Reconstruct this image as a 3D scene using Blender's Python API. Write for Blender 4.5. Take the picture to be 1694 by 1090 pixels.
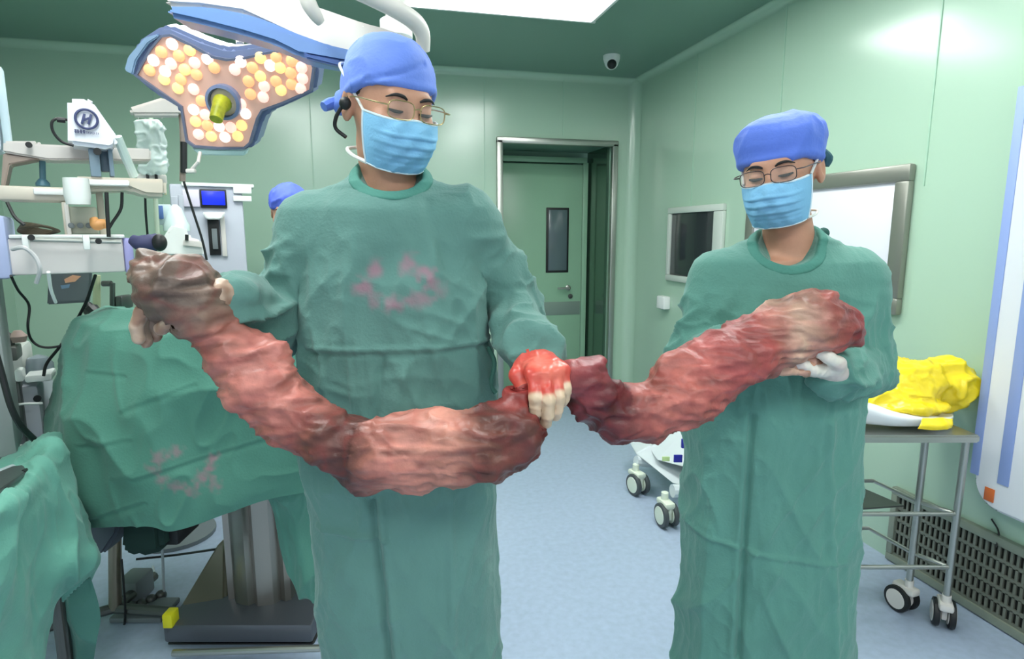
import bpy, bmesh, math, random
import numpy as np
from mathutils import Vector, Matrix
random.seed(4); np.random.seed(4)
for _o in list(bpy.data.objects): bpy.data.objects.remove(_o)
SC = bpy.context.scene; COL = SC.collection

# ---------------------------------------------------------------- camera, world, lights, exposure
PITCH = math.atan(.16); YAW = math.radians(13.7); EYE = 1.48
CP, SP, CY, SY = math.cos(PITCH), math.sin(PITCH), math.cos(YAW), math.sin(YAW)
cam = bpy.data.cameras.new('camera'); co = bpy.data.objects.new('camera', cam); COL.objects.link(co)
cam.sensor_width = 36; cam.lens = 36*1000/1694; cam.clip_start = .05
co.location = (0, 0, EYE); co.rotation_euler = (math.pi/2-PITCH, 0, -YAW); SC.camera = co
w = bpy.data.worlds.new('world'); SC.world = w; w.use_nodes = True
w.node_tree.nodes['Background'].inputs[0].default_value = (.80, .92, 1, 1)
w.node_tree.nodes['Background'].inputs[1].default_value = .62
SC.view_settings.view_transform = 'Standard'; SC.view_settings.look = 'None'
SC.view_settings.gamma = 1; SC.view_settings.use_curve_mapping = False
SC.view_settings.exposure = 0.44
XR, YB, ZC = 2.3, 4.95, 2.75
PANELS = [(.82, 3.34, 1.13, .62), (1.3, 1.85, .5, 1.5), (-.6, 1.3, .5, 1.2), (1.2, -.6, 1.2, .5), (-.75, 2.95, 1.1, .6), (-.6, -.9, 1.2, .5)]  # the last four are out of view, added to brighten the room
PANEL_EMIT = 13.0

# ---------------------------------------------------------------- materials
def lin(c):
    return tuple(((x/255)/12.92 if x/255 <= .04045 else ((x/255+.055)/1.055)**2.4) for x in c)
MATS = {}
def mat(name, rgb, rough=.5, metal=0, bump=0, bscale=60, var=0, vscale=6, emit=0, attr=None, trans=0, alpha=1, spec=.5, sheen=0, stretch=None, coat=0):
    if name in MATS: return MATS[name]
    m = bpy.data.materials.new(name); m.use_nodes = True; nt = m.node_tree; N = nt.nodes; L = nt.links
    b = N['Principled BSDF']; c = lin(rgb)+(1,)
    b.inputs['Base Color'].default_value = c; b.inputs['Roughness'].default_value = rough
    b.inputs['Metallic'].default_value = metal; b.inputs['Specular IOR Level'].default_value = spec
    b.inputs['Sheen Weight'].default_value = sheen; b.inputs['Coat Weight'].default_value = coat
    tc = N.new('ShaderNodeTexCoord'); mp = N.new('ShaderNodeMapping'); L.new(tc.outputs['Object'], mp.inputs[0])
    if stretch: mp.inputs['Scale'].default_value = stretch
    src = None
    if attr:
        a = N.new('ShaderNodeAttribute'); a.attribute_name = attr; src = a.outputs['Color']
    if var:
        n = N.new('ShaderNodeTexNoise'); n.inputs['Scale'].default_value = vscale; n.inputs['Detail'].default_value = 5
        L.new(mp.outputs[0], n.inputs['Vector'])
        mx = N.new('ShaderNodeMix'); mx.data_type = 'RGBA'; mx.blend_type = 'MULTIPLY'; mx.inputs['Factor'].default_value = 1
        r = N.new('ShaderNodeMapRange'); r.inputs['To Min'].default_value = 1-var; r.inputs['To Max'].default_value = 1+var
        r.inputs['From Min'].default_value = .3; r.inputs['From Max'].default_value = .7
        L.new(n.outputs['Fac'], r.inputs['Value']); L.new(r.outputs[0], mx.inputs['B'])
        if src: L.new(src, mx.inputs['A'])
        else: mx.inputs['A'].default_value = c
        src = mx.outputs['Result']
    if src: L.new(src, b.inputs['Base Color'])
    if bump:
        n = N.new('ShaderNodeTexNoise'); n.inputs['Scale'].default_value = bscale; n.inputs['Detail'].default_value = 6
        L.new(mp.outputs[0], n.inputs['Vector'])
        bp = N.new('ShaderNodeBump'); bp.inputs['Strength'].default_value = min(1, bump); bp.inputs['Distance'].default_value = .004
        L.new(n.outputs['Fac'], bp.inputs['Height']); L.new(bp.outputs[0], b.inputs['Normal'])
    if emit:
        b.inputs['Emission Color'].default_value = c; b.inputs['Emission Strength'].default_value = emit
    if trans: b.inputs['Transmission Weight'].default_value = trans; b.inputs['IOR'].default_value = 1.2
    if alpha < 1: b.inputs['Alpha'].default_value = alpha
    MATS[name] = m; return m

WALL = mat('green_wall_panel', (171, 199, 178), .2, bump=.03, bscale=2.2, spec=.8)
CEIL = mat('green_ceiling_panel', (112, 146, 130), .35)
FLOOR = mat('blue_grey_vinyl', (162, 177, 199), .33, var=.07, vscale=34, bump=.05, bscale=90)
GOWN = mat('gown_cotton', (78, 130, 118), .85, attr='col', bump=.35, bscale=160, var=.05, vscale=9, sheen=.15)
DRAPE = mat('drape_cotton', (84, 158, 138), .8, attr='col', bump=.3, bscale=140, var=.05, vscale=7, sheen=.15)
CAPM = mat('cap_blue', (98, 130, 216), .75, bump=.25, bscale=120, var=.05, vscale=20, sheen=.1)
MASKM = mat('mask_blue', (128, 186, 224), .8, bump=.25, bscale=220)
STRAP = mat('mask_strap_white', (226, 226, 222), .8)
SKIN = mat('skin', (205, 152, 126), .5, attr='col', var=.05, vscale=40, bump=.1, bscale=250, spec=.35)
HAIR = mat('black_hair', (26, 22, 22), .6)
KNIT = mat('knit_cuff_white', (205, 212, 204), .9, bump=.5, bscale=300, stretch=(1, 1, .3))
GLOVE_P = mat('latex_glove', (214, 200, 186), .3, attr='col', bump=.2, bscale=110, var=.06, vscale=60)
STEEL = mat('brushed_steel', (176, 178, 172), .32, metal=.9, bump=.06, bscale=40, stretch=(1, 1, .1))
STEELD = mat('dark_steel', (96, 98, 96), .38, metal=.7, var=.15, vscale=5)
WHITE = mat('white_plastic', (232, 234, 232), .4)
OFFW = mat('offwhite_enamel', (214, 209, 204), .4)
CREAM = mat('cream_plastic', (205, 196, 182), .45, var=.04)
GREY = mat('grey_plastic', (166, 170, 180), .45)
GREYD = mat('mid_grey_plastic', (112, 120, 124), .45)
BLACK = mat('black_rubber', (20, 22, 24), .5)
BLUEP = mat('blue_enamel', (104, 136, 190), .35)
BLUED = mat('slate_blue_enamel', (122, 134, 170), .35)
LILAC = mat('lilac_plastic', (158, 156, 208), .45)
NAVY = mat('navy_plastic', (32, 36, 150), .4)
TEALT = mat('dark_green_pad', (22, 52, 46), .7)

# ---------------------------------------------------------------- coordinates (V frame: u right, v ahead, w up, level with the camera's heading)
def f2w(p):
    return Vector((p[0]*CY+p[1]*SY, -p[0]*SY+p[1]*CY, p[2]))
def F(px, py, v):
    a = (px-847)/1000; b = (545-py)/1000; t = v/(CP+SP*b)
    return np.array((a*t, v, EYE+t*(CP*b-SP)))
def Wd(px, py, v):
    th = TURN[0]
    if not th: return f2w(F(px, py, v))
    a = (px-847)/1000; b = (545-py)/1000; t = v/math.cos(th)/(a*math.sin(th)+(CP+SP*b)*math.cos(th))
    return f2w((a*t, (CP+SP*b)*t, EYE+t*(CP*b-SP)))
def hit(px, py, ax, val):
    a = (px-847)/1000; b = (545-py)/1000
    d = f2w((a, CP+SP*b, -SP+CP*b)); o = Vector((0, 0, EYE)); t = (val-o[ax])/d[ax]
    return o+d*t
RU, RV = f2w((1, 0, 0)), f2w((0, 1, 0)); UP = Vector((0, 0, 1))
FROT = Matrix.Rotation(-YAW, 3, 'Z')
TURN = [0.0]      # heading of a piece of equipment that is turned towards the middle of the room
def face(px=None): TURN[0] = math.atan((px-847)/1000/1.013) if px is not None else 0.0
def ru(): return f2w((math.cos(TURN[0]), -math.sin(TURN[0]), 0))
def rv(): return f2w((math.sin(TURN[0]), math.cos(TURN[0]), 0))
def frot(): return Matrix.Rotation(-YAW-TURN[0], 3, 'Z')

# ---------------------------------------------------------------- object helpers
ORG = {}
def tag(o, label=None, cat=None, group=None, kind=None):
    if label: o['label'] = label
    if cat: o['category'] = cat
    if group: o['group'] = group
    if kind: o['kind'] = kind
    return o
def thing(name, label, cat, loc, group=None):
    o = bpy.data.objects.new(name, None); COL.objects.link(o); o.location = loc; ORG[o.name] = Vector(loc)
    return tag(o, label, cat, group)
def link(name, V, Fc, m, parent=None, org=None, smooth=True, col=None):
    V = np.asarray(V, dtype=float).reshape(-1, 3)
    if org is None: org = ORG[parent.name] if parent else Vector(V.mean(0))
    org = Vector(org)
    me = bpy.data.meshes.new(name); me.from_pydata((V-np.array(org)).tolist(), [], [list(map(int, f)) for f in Fc]); me.update()
    if smooth: me.polygons.foreach_set('use_smooth', [True]*len(me.polygons))
    me.materials.append(m)
    if col is not None:
        a = me.color_attributes.new('col', 'FLOAT_COLOR', 'POINT')
        c = np.ones((len(V), 4), dtype=np.float32); c[:, :3] = col; a.data.foreach_set('color', c.ravel())
    o = bpy.data.objects.new(name, me); COL.objects.link(o); ORG[o.name] = org
    if parent:
        o.parent = parent; o.location = org-ORG[parent.name]
    else: o.location = org
    return o
def edge_smooth(o, ang=35):
    bm = bmesh.new(); bm.from_mesh(o.data)
    bmesh.ops.recalc_face_normals(bm, faces=bm.faces)
    for f in bm.faces: f.smooth = True
    for e in bm.edges:
        if len(e.link_faces) == 2 and e.calc_face_angle(0) > math.radians(ang): e.smooth = False
    bm.to_mesh(o.data); bm.free(); return o
class M:
    def __init__(s): s.v = []; s.f = []
    def add(s, V, Fc):
        k = len(s.v); s.v += [Vector(x) for x in V]; s.f += [[i+k for i in f] for f in Fc]; return s
    def bmadd(s, bm):
        bm.verts.ensure_lookup_table(); s.add([v.co.copy() for v in bm.verts], [[v.index for v in f.verts] for f in bm.faces]); bm.free(); return s
    def box(s, c, size, rot=None, bev=.004):
        bm = bmesh.new(); bmesh.ops.create_cube(bm, size=1)
        for v in bm.verts: v.co = Vector((v.co[0]*size[0], v.co[1]*size[1], v.co[2]*size[2]))
        bev = min(bev, min(size)*.3)
        if bev > 0: bmesh.ops.bevel(bm, geom=bm.edges[:], offset=bev, segments=2, affect='EDGES', profile=.5)
        R = rot if rot is not None else FROT
        for v in bm.verts: v.co = R @ v.co + Vector(c)
        bm.verts.index_update(); return s.bmadd(bm)
    def pbox(s, x0, y0, x1, y1, v, d, bev=.004):
        """box whose front face spans those picture corners at distance v, d deep, level and upright"""
        a, b = Wd(x0, (y0+y1)/2, v), Wd(x1, (y0+y1)/2, v); t, q = Wd((x0+x1)/2, y0, v), Wd((x0+x1)/2, y1, v)
        c = (a+b)/2; c.z = (t.z+q.z)/2
        return s.box(c+rv()*d/2, (Vector((a.x-b.x, a.y-b.y)).length, d, t.z-q.z), frot(), bev)
    def tube(s, pts, r, n=10, res=0, cap=True):
        P = [Vector(p) for p in pts]
        if res: P = [Vector(q) for q in cr(np.array([list(p) for p in P]), res)]
        R = r if hasattr(r, '__len__') else [r]*len(P)
        if len(R) != len(P): R = np.interp(np.linspace(0, 1, len(P)), np.linspace(0, 1, len(R)), R)
        k = len(s.v); up = None
        for i, p in enumerate(P):
            t = (P[min(i+1, len(P)-1)]-P[max(i-1, 0)]).normalized()
            if up is None: up = t.orthogonal().normalized()
            up = (up-t*up.dot(t)).normalized(); q = t.cross(up)
            for j in range(n):
                a = 2*math.pi*j/n; s.v.append(p+(up*math.cos(a)+q*math.sin(a))*float(R[i]))
        for i in range(len(P)-1):
            for j in range(n):
                a, b = k+i*n+j, k+i*n+(j+1) % n; s.f.append([a, b, b+n, a+n])
        if cap: s.f.append([k+j for j in range(n)][::-1]); s.f.append([k+(len(P)-1)*n+j for j in range(n)])
        return s
    def prism(s, poly, ext, bev=0):
        bm = bmesh.new(); ext = Vector(ext); n = len(poly)
        a = [bm.verts.new(Vector(p)) for p in poly]; b = [bm.verts.new(Vector(p)+ext) for p in poly]
        bm.faces.new(a[::-1]); bm.faces.new(b)
        for i in range(n): bm.faces.new([a[i], a[(i+1) % n], b[(i+1) % n], b[i]])
        bmesh.ops.recalc_face_normals(bm, faces=bm.faces)
        if bev: bmesh.ops.bevel(bm, geom=[e for e in bm.edges], offset=bev, segments=2, affect='EDGES')
        bm.verts.index_update(); return s.bmadd(bm)
    def ball(s, c, r, rot=None, seg=16):
        bm = bmesh.new(); bmesh.ops.create_uvsphere(bm, u_segments=seg, v_segments=seg//2+2, radius=1)
        r = r if hasattr(r, '__len__') else (r, r, r)
        for v in bm.verts:
            q = Vector((v.co[0]*r[0], v.co[1]*r[1], v.co[2]*r[2])); v.co = (rot @ q if rot is not None else q)+Vector(c)
        bm.verts.index_update(); return s.bmadd(bm)
    def lathe(s, c, axis, prof, n=24):
        ax = Vector(axis).normalized(); u = ax.orthogonal().normalized(); q = ax.cross(u); k = len(s.v); c = Vector(c)
        for r, h in prof:
            for j in range(n):
                a = 2*math.pi*j/n; s.v.append(c+ax*h+(u*math.cos(a)+q*math.sin(a))*max(r, 1e-4))
        for i in range(len(prof)-1):
            for j in range(n):
                a, b = k+i*n+j, k+i*n+(j+1) % n; s.f.append([a, b, b+n, a+n])
        s.f.append([k+j for j in range(n)][::-1]); s.f.append([k+(len(prof)-1)*n+j for j in range(n)])
        return s
    def put(s, name, m, parent=None, org=None, ang=35):
        return edge_smooth(link(name, [list(v) for v in s.v], s.f, m, parent, org), ang)
def cr(P, res):
    """Catmull-Rom through rows of P"""
    P = np.asarray(P, float); n = len(P); out = []
    for i in range(n-1):
        p0 = P[i-1] if i > 0 else 2*P[0]-P[1]; p1, p2 = P[i], P[i+1]; p3 = P[i+2] if i+2 < n else 2*P[-1]-P[-2]
        for k in range(res):
            t = k/res; out.append(.5*((2*p1)+(-p0+p2)*t+(2*p0-5*p1+4*p2-p3)*t*t+(-p0+3*p1-3*p2+p3)*t**3))
    out.append(P[-1]); return np.array(out)
# value noise
_T = np.random.RandomState(7).rand(64, 64, 64)
def vn(p):
    i = np.floor(p).astype(int); f = p-i; f = f*f*(3-2*f); i &= 63; j = (i+1) & 63
    a = _T[i[:, 0], i[:, 1], i[:, 2]]; b = _T[j[:, 0], i[:, 1], i[:, 2]]; c = _T[i[:, 0], j[:, 1], i[:, 2]]; d = _T[j[:, 0], j[:, 1], i[:, 2]]
    e = _T[i[:, 0], i[:, 1], j[:, 2]]; g = _T[j[:, 0], i[:, 1], j[:, 2]]; h = _T[i[:, 0], j[:, 1], j[:, 2]]; k = _T[j[:, 0], j[:, 1], j[:, 2]]
    x, y, z = f[:, 0], f[:, 1], f[:, 2]
    return ((a*(1-x)+b*x)*(1-y)+(c*(1-x)+d*x)*y)*(1-z)+((e*(1-x)+g*x)*(1-y)+(h*(1-x)+k*x)*y)*z
def fbm(p, o=3):
    return sum(vn(p*2**k+k*7.3)*.5**k for k in range(o))/sum(.5**k for k in range(o))
def ridge(p, sharp=3):
    wq = p+1.2*np.stack([vn(p*.7+3.1), vn(p*.7+9.2), vn(p*.7+17.7)], 1)
    return (1-np.abs(2*vn(wq)-1))**sharp

# sdf pieces (all in V-frame metres)
def smin(a, b, k):
    h = np.clip(.5+.5*(b-a)/k, 0, 1); return b*(1-h)+a*h-k*h*(1-h)
def smax(a, b, k): return -smin(-a, -b, k)
def caps(p, a, b, ra, rb):
    a, b = np.asarray(a, float), np.asarray(b, float); ab = b-a; t = np.clip((p-a)@ab/(ab@ab), 0, 1)
    return np.linalg.norm(p-a-t[:, None]*ab, axis=1)-(ra+(rb-ra)*t)
def ell(p, c, r):
    q = (p-np.asarray(c))/np.asarray(r); k0 = np.linalg.norm(q, axis=1); k1 = np.linalg.norm(q/np.asarray(r), axis=1)
    return k0*(k0-1)/np.maximum(k1, 1e-6)
def chain(p, pts, rs, k=.02):
    d = None
    for i in range(len(pts)-1):
        e = caps(p, pts[i], pts[i+1], rs[i], rs[i+1]); d = e if d is None else smin(d, e, k)
    return d
def loft(p, rows, ex=2.5):
    """rows (w, u, v, half_u, half_v): super-elliptic column"""
    rows = np.array(sorted(rows)); z = np.clip(p[:, 2], rows[0, 0], rows[-1, 0])
    u, v, a, b = [np.interp(z, rows[:, 0], rows[:, i]) for i in (1, 2, 3, 4)]
    k = (np.abs((p[:, 0]-u)/a)**ex+np.abs((p[:, 1]-v)/b)**ex)**(1/ex)
    d = (k-1)*np.minimum(a, b)
    dz = np.maximum(p[:, 2]-rows[-1, 0], rows[0, 0]-p[:, 2])
    return np.maximum(d, dz)
def folds_of(V, ang, f1, f2, seed, sharp=3):
    c, s = math.cos(ang), math.sin(ang)
    return ridge(np.stack([f1*(V[:, 0]*c+V[:, 2]*s), f1*.6*V[:, 1], f2*(-V[:, 0]*s+V[:, 2]*c)], 1)+seed, sharp)
def nets(f, lo, hi, h):
    """surface nets of f<0; blocks far from the surface are skipped"""
    lo, hi = np.asarray(lo, float), np.asarray(hi, float); B = 8
    nb = np.ceil((hi-lo)/(h*B)).astype(int); n = nb*B+1
    c = np.stack(np.meshgrid(*[np.arange(k) for k in nb], indexing='ij'), -1).reshape(-1, 3)
    d = f(lo+(c+.5)*B*h); val = np.ones(n)*1.0
    near = np.abs(d) < B*h*1.5
    for (i, j, k), dd, ne in zip(c, d, near):
        if not ne and dd < 0: val[i*B:i*B+B+1, j*B:j*B+B+1, k*B:k*B+B+1] = -1
    loc = np.stack(np.meshgrid(*[np.arange(B+1)]*3, indexing='ij'), -1).reshape(-1, 3)
    cn = c[near]
    for s in range(0, len(cn), 400):
        idx = (cn[s:s+400, None, :]*B+loc[None]).reshape(-1, 3)
        val[idx[:, 0], idx[:, 1], idx[:, 2]] = f(lo+idx*h)
    S = val < 0; X = S[:-1, :-1, :-1].astype(int)
    cnt = sum(S[a:n[0]-1+a, b:n[1]-1+b, e:n[2]-1+e].astype(int) for a in (0, 1) for b in (0, 1) for e in (0, 1))
    act = (cnt > 0) & (cnt < 8); C = np.argwhere(act); ID = -np.ones(act.shape, int); ID[act] = np.arange(len(C))
    acc = np.zeros((len(C), 3)); num = np.zeros(len(C))
    for ax in range(3):
        o1, o2 = [q for q in range(3) if q != ax]
        for a in (0, 1):
            for b in (0, 1):
                A = C.copy(); A[:, o1] += a; A[:, o2] += b; Bq = A.copy(); Bq[:, ax] += 1
                va, vb = val[tuple(A.T)], val[tuple(Bq.T)]; m = (va < 0) != (vb < 0)
                t = np.where(m, va/np.where(m, va-vb, 1), 0); P = A.astype(float); P[:, ax] += t
                acc[m] += P[m]; num[m] += 1
    V = lo+acc/num[:, None]*h; Fs = []
    for ax in range(3):
        o1, o2 = (ax+1) % 3, (ax+2) % 3
        sl = [slice(None)]*3; s2 = [slice(None)]*3; sl[ax] = slice(0, -1); s2[ax] = slice(1, None)
        E = np.argwhere(S[tuple(sl)] != S[tuple(s2)])
        E = E[(E[:, o1] > 0) & (E[:, o2] > 0) & (E[:, o1] < n[o1]-1) & (E[:, o2] < n[o2]-1)]
        neg = S[tuple(E.T)]
        q = []
        for a, b in ((1, 1), (0, 1), (0, 0), (1, 0)):
            G = E.copy(); G[:, o1] -= a; G[:, o2] -= b; q.append(ID[tuple(G.T)])
        q = np.stack(q, 1); q[~neg] = q[~neg][:, ::-1]; Fs.append(q)
    Fs = np.concatenate(Fs); Fs = Fs[(Fs >= 0).all(1)]
    return V, Fs
def grad_n(f, V, e=.003):
    g = np.stack([f(V+np.eye(3)[i]*e)-f(V-np.eye(3)[i]*e) for i in range(3)], 1)
    return g/np.maximum(np.linalg.norm(g, axis=1, keepdims=True), 1e-9)
def relax(V, Fs, it=1):
    for _ in range(it):
        A = np.zeros_like(V); c = np.zeros(len(V))
        for a in range(4):
            for b in ((a+1) % 4, (a-1) % 4):
                np.add.at(A, Fs[:, a], V[Fs[:, b]]); np.add.at(c, Fs[:, a], 1)
        V = .5*V+.5*A/np.maximum(c, 1)[:, None]
    return V
def w_of(V): return np.stack([V[:, 0]*CY+V[:, 1]*SY, -V[:, 0]*SY+V[:, 1]*CY, V[:, 2]], 1)
def sdfobj(name, f, lo, hi, h, m, parent=None, org=None, disp=None, col=None, rl=1):
    V, Fs = nets(f, lo, hi, h); V = relax(V, Fs, rl)
    c = col(V) if callable(col) else col
    if disp is not None: V = V+grad_n(f, V)*disp(V)[:, None]
    return link(name, w_of(V), Fs, m, parent, org, col=c)
def sheet(name, rows, m, parent=None, res=14, amp=.006, fr=(9, 9, 9), thick=.003, col=None, folds=None, seed=0):
    """cloth patch through rows of (px, py, v) picture points at real distances"""
    G = np.array([[F(*q) for q in r] for r in rows]); A = cr(G, res); A = np.stack([cr(A[i], res) for i in range(len(A))])
    nr, nc = A.shape[:2]; du = np.gradient(A, axis=1); dv = np.gradient(A, axis=0); n = np.cross(du, dv); n /= np.maximum(np.linalg.norm(n, axis=2, keepdims=True), 1e-9)
    V = A.reshape(-1, 3); nn = n.reshape(-1, 3)
    d = amp*(2*ridge(V*np.array(fr)+seed, 2)-.8)+amp*.4*(ridge(V*np.array(fr)*2.7+seed+5, 3))
    if folds is not None: d = d+folds(V)
    V2 = V-nn*d[:, None]
    Fs = [(i*nc+j, i*nc+j+1, (i+1)*nc+j+1, (i+1)*nc+j) for i in range(nr-1) for j in range(nc-1)]
    o = link(name, w_of(V2), Fs, m, parent, col=(col(V) if callable(col) else col))
    md = o.modifiers.new('thickness', 'SOLIDIFY'); md.thickness = thick; md.offset = 0
    return o
def marks(V, base, pts, rad, ink=(176, 112, 128), seed=0):
    c = np.tile(np.array(lin(base)), (len(V), 1)); ink = np.array(lin(ink))
    for q in pts:
        d = np.linalg.norm((V-np.asarray(q))*np.array((1, .5, 1)), axis=1)+(vn(V*90+seed)-.5)*rad*1.3
        k = np.clip(1.2-d/rad, 0, 1)[:, None]*.5; c = c*(1-k)+ink*k
    return c
# ================================================================= ROOM (world axes)
def struct(o): return tag(o, kind='structure')
f = M().box((0.0, 2.2, -.03), (4.8, 6.9, .06), Matrix.Identity(3), 0)
struct(f.put('floor', FLOOR))
I3 = Matrix.Identity(3)
struct(M().box((-.05, 2.2, ZC+.03), (4.9, 6.9, .06), I3, 0).put('ceiling', CEIL))
# right wall, back wall with the door opening, left wall
DX0, DX1, DZ = 1.10, 2.10, 2.22
wr = M().box((XR+.04, 2.0, ZC/2), (.08, 6.2, ZC), I3, 0)
struct(wr.put('wall_right', WALL))
wb = M().box(((-2.5+DX0)/2, YB+.05, ZC/2), (DX0+2.5, .1, ZC), I3, 0).box(((DX0+DX1)/2, YB+.05, (ZC+DZ)/2), (DX1-DX0, .1, ZC-DZ), I3, 0).box(((DX1+XR)/2, YB+.05, ZC/2), (XR-DX1, .1, ZC), I3, 0)
struct(wb.put('wall_back', WALL))
struct(M().box((-2.44, 2.4, ZC/2), (.08, 5.2, ZC), I3, 0).put('wall_left', WALL))
# rounded coves: wall corner and ceiling edges
def cove(name, p0, p1, c1, c2, r, m):
    p0, p1, c1, c2 = map(Vector, (p0, p1, c1, c2)); V = []; Fc = []
    for i in range(9):
        a = math.pi/2*i/8; off = c1*(r*(1-math.sin(a)))+c2*(r*(1-math.cos(a))); V += [p0+off, p1+off]
    for i in range(8): Fc.append((2*i, 2*i+1, 2*i+3, 2*i+2))
    return struct(link(name, [list(v) for v in V], Fc, m, org=p0))
cove('trim_1', (XR-.001, YB-.001, 0), (XR-.001, YB-.001, ZC), (-1, 0, 0), (0, -1, 0), .085, WALL)
cove('trim_2', (-2.39, YB-.001, ZC-.001), (XR, YB-.001, ZC-.001), (0, -1, 0), (0, 0, -1), .05, WALL)
cove('trim_3', (XR-.001, -1, ZC-.001), (XR-.001, YB, ZC-.001), (-1, 0, 0), (0, 0, -1), .05, WALL)
# panel joints
SEAM = mat('panel_joint', (160, 194, 172), .35)
k = 4
for p, s in [((XR-.002, 3.08, 1.55), (.004, .008, 2.35)), ((XR-.002, 4.0, 1.4), (.004, .006, 2.6)), ((XR-.002, 2.12, 2.2), (.004, .006, 1.05)), ((XR-.002, 1.0, 1.5), (.004, .006, 2.3)),
             ((.98, YB-.002, 1.37), (.006, .004, 2.6)), ((-.35, YB-.002, 1.37), (.006, .004, 2.6)), ((.98+.66, YB-.002, 2.5), (.006, .004, .45)), ((-1.4, YB-.002, 1.37), (.006, .004, 2.6))]:
    struct(M().box(p, s, I3, 0).put('trim_%d' % k, SEAM)); k += 1
struct(M().box((-.1, YB-.012, .05), (2.3, .02, .1), I3, .004).put('baseboard_back', CEIL))
# door frame
fr = M()
for c, s in [((DX0-.0, YB-.01, DZ/2), (.05, .05, DZ)), ((DX1, YB-.01, DZ/2), (.05, .05, DZ)), (((DX0+DX1)/2, YB-.01, DZ+.0), (DX1-DX0+.05, .05, .05))]: fr.box(c, s, I3, .006)
struct(fr.put('trim_door_frame', STEEL))
# recess behind the opening
RD = .47
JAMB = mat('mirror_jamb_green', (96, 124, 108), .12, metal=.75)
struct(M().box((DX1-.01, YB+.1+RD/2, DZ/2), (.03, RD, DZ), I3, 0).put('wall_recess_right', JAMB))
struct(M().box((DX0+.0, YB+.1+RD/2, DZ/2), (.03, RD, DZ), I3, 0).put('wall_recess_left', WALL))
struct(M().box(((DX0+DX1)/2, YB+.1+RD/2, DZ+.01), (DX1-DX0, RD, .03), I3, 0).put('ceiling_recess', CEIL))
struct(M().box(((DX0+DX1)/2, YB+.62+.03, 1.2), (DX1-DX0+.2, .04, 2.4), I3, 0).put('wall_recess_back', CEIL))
DOORM = mat('door_green_enamel', (146, 186, 156), .3, var=.03, vscale=3)
YD = 5.43
d = M().box((1.575, YD+.04, 1.06), (.86, .05, 2.08), I3, .004).put('door_1', DOORM)
struct(d)
dp = M().box((1.575, YD+.05, 2.14), (.94, .06, .05), I3, .003); dp.box((2.035, YD+.05, 1.06), (.05, .06, 2.12), I3, .003)
dp.put('door_surround', DOORM, d)
a, b = hit(907, 346, 1, YD), hit(938, 448, 1, YD)
cx, cz = (a.x+b.x)/2, (a.z+b.z)/2
M().box((cx, YD+.012, cz), (b.x-a.x+.03, .012, a.z-b.z+.03), I3, .004).put('door_window_frame', BLACK, d)
M().box((cx, YD+.003, cz), (b.x-a.x-.01, .008, a.z-b.z-.01), I3, .002).put('door_glass', mat('dark_door_glass', (88, 104, 108), .15, spec=.6), d)
kz0, kz1 = hit(900, 500, 1, YD).z, hit(900, 522, 1, YD).z
M().box((1.575, YD+.012, (kz0+kz1)/2), (.84, .006, kz0-kz1), I3, .001).put('door_rail', mat('door_rail_steel', (140, 158, 148), .35, metal=.3), d)
h = hit(940, 476, 1, YD)
M().tube([h+Vector((.0, .01, 0)), h+Vector((.0, -.045, 0)), h+Vector((-.02, -.05, 0)), h+Vector((-.12, -.05, 0))], .01, res=4).lathe(h+Vector((0, .012, 0)), (0, -1, 0), [(.026, 0), (.026, .008), (.02, .012)]).put('door_handle', STEEL, d)
h2 = hit(944, 490, 1, YD)
M().lathe(h2+Vector((0, .012, 0)), (0, -1, 0), [(.022, 0), (.022, .01), (.008, .012), (.008, .02)]).put('door_lock', STEELD, d)

# return-air grille at the foot of the right wall
g0, g1 = .30, 2.10
gr = thing('air_return_grille', 'long perforated metal air return grille at the foot of the right wall', 'grille', (XR-.02, (g0+g1)/2, .0))
GF = mat('grille_frame_metal', (142, 150, 136), .45, metal=.3)
M().box((XR-.012, (g0+g1)/2, .335), (.026, g1-g0, .035), I3, .004).box((XR-.012, (g0+g1)/2, .022), (.026, g1-g0, .035), I3, .004).box((XR-.012, g1-.015, .18), (.026, .03, .28), I3, .004).put('frame', GF, gr)
M().box((XR-.002, (g0+g1)/2, .18), (.006, g1-g0, .29), I3, 0).put('dark_backing', mat('grille_dark', (34, 36, 32), .8), gr)
gm = M(); y = g0+.02; r = 0
gb = mat('grille_louver_metal', (128, 132, 120), .45, metal=.4)
for row in range(5):
    z0 = .045+row*.055
    gm.box((XR-.012, (g0+g1)/2, z0-.002), (.008, g1-g0-.04, .014), I3, 0)
    yy = g0+.03+(row % 2)*.0
    while yy < g1-.03:
        gm.box((XR-.012, yy, z0+.027), (.008, .010, .046), I3, 0); yy += .0235
gm.put('slotted_plate', gb, gr)

# viewing board on the right wall
def wall_quad(p): return hit(p[0], p[1], 0, XR)
Y0, Y1, Z0, Z1 = 2.163, 3.3, 1.12, 1.772
vb = thing('wall_light_box', 'wide white viewing board in a grey steel frame on the right wall', 'light box', (XR-.02, (Y0+Y1)/2, Z0))
t_ = .075
M().box((XR-.018, (Y0+Y1)/2, Z1-t_/2), (.036, Y1-Y0, t_), I3, .012).box((XR-.018, (Y0+Y1)/2, Z0+t_/2), (.036, Y1-Y0, t_), I3, .012).box((XR-.018, Y0+t_/2, (Z0+Z1)/2), (.034, t_, Z1-Z0-2*t_+.008), I3, .012).box((XR-.018, Y1-t_/2, (Z0+Z1)/2), (.034, t_, Z1-Z0-2*t_+.008), I3, .012).put('frame', mat('board_frame_steel', (150, 150, 142), .35, metal=.7), vb)
M().box((XR-.012, (Y0+Y1)/2, (Z0+Z1)/2), (.014, Y1-Y0-.13, Z1-Z0-.13), I3, .002).put('white_screen', mat('board_white', (222, 222, 232), .3, emit=.02), vb)
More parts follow.
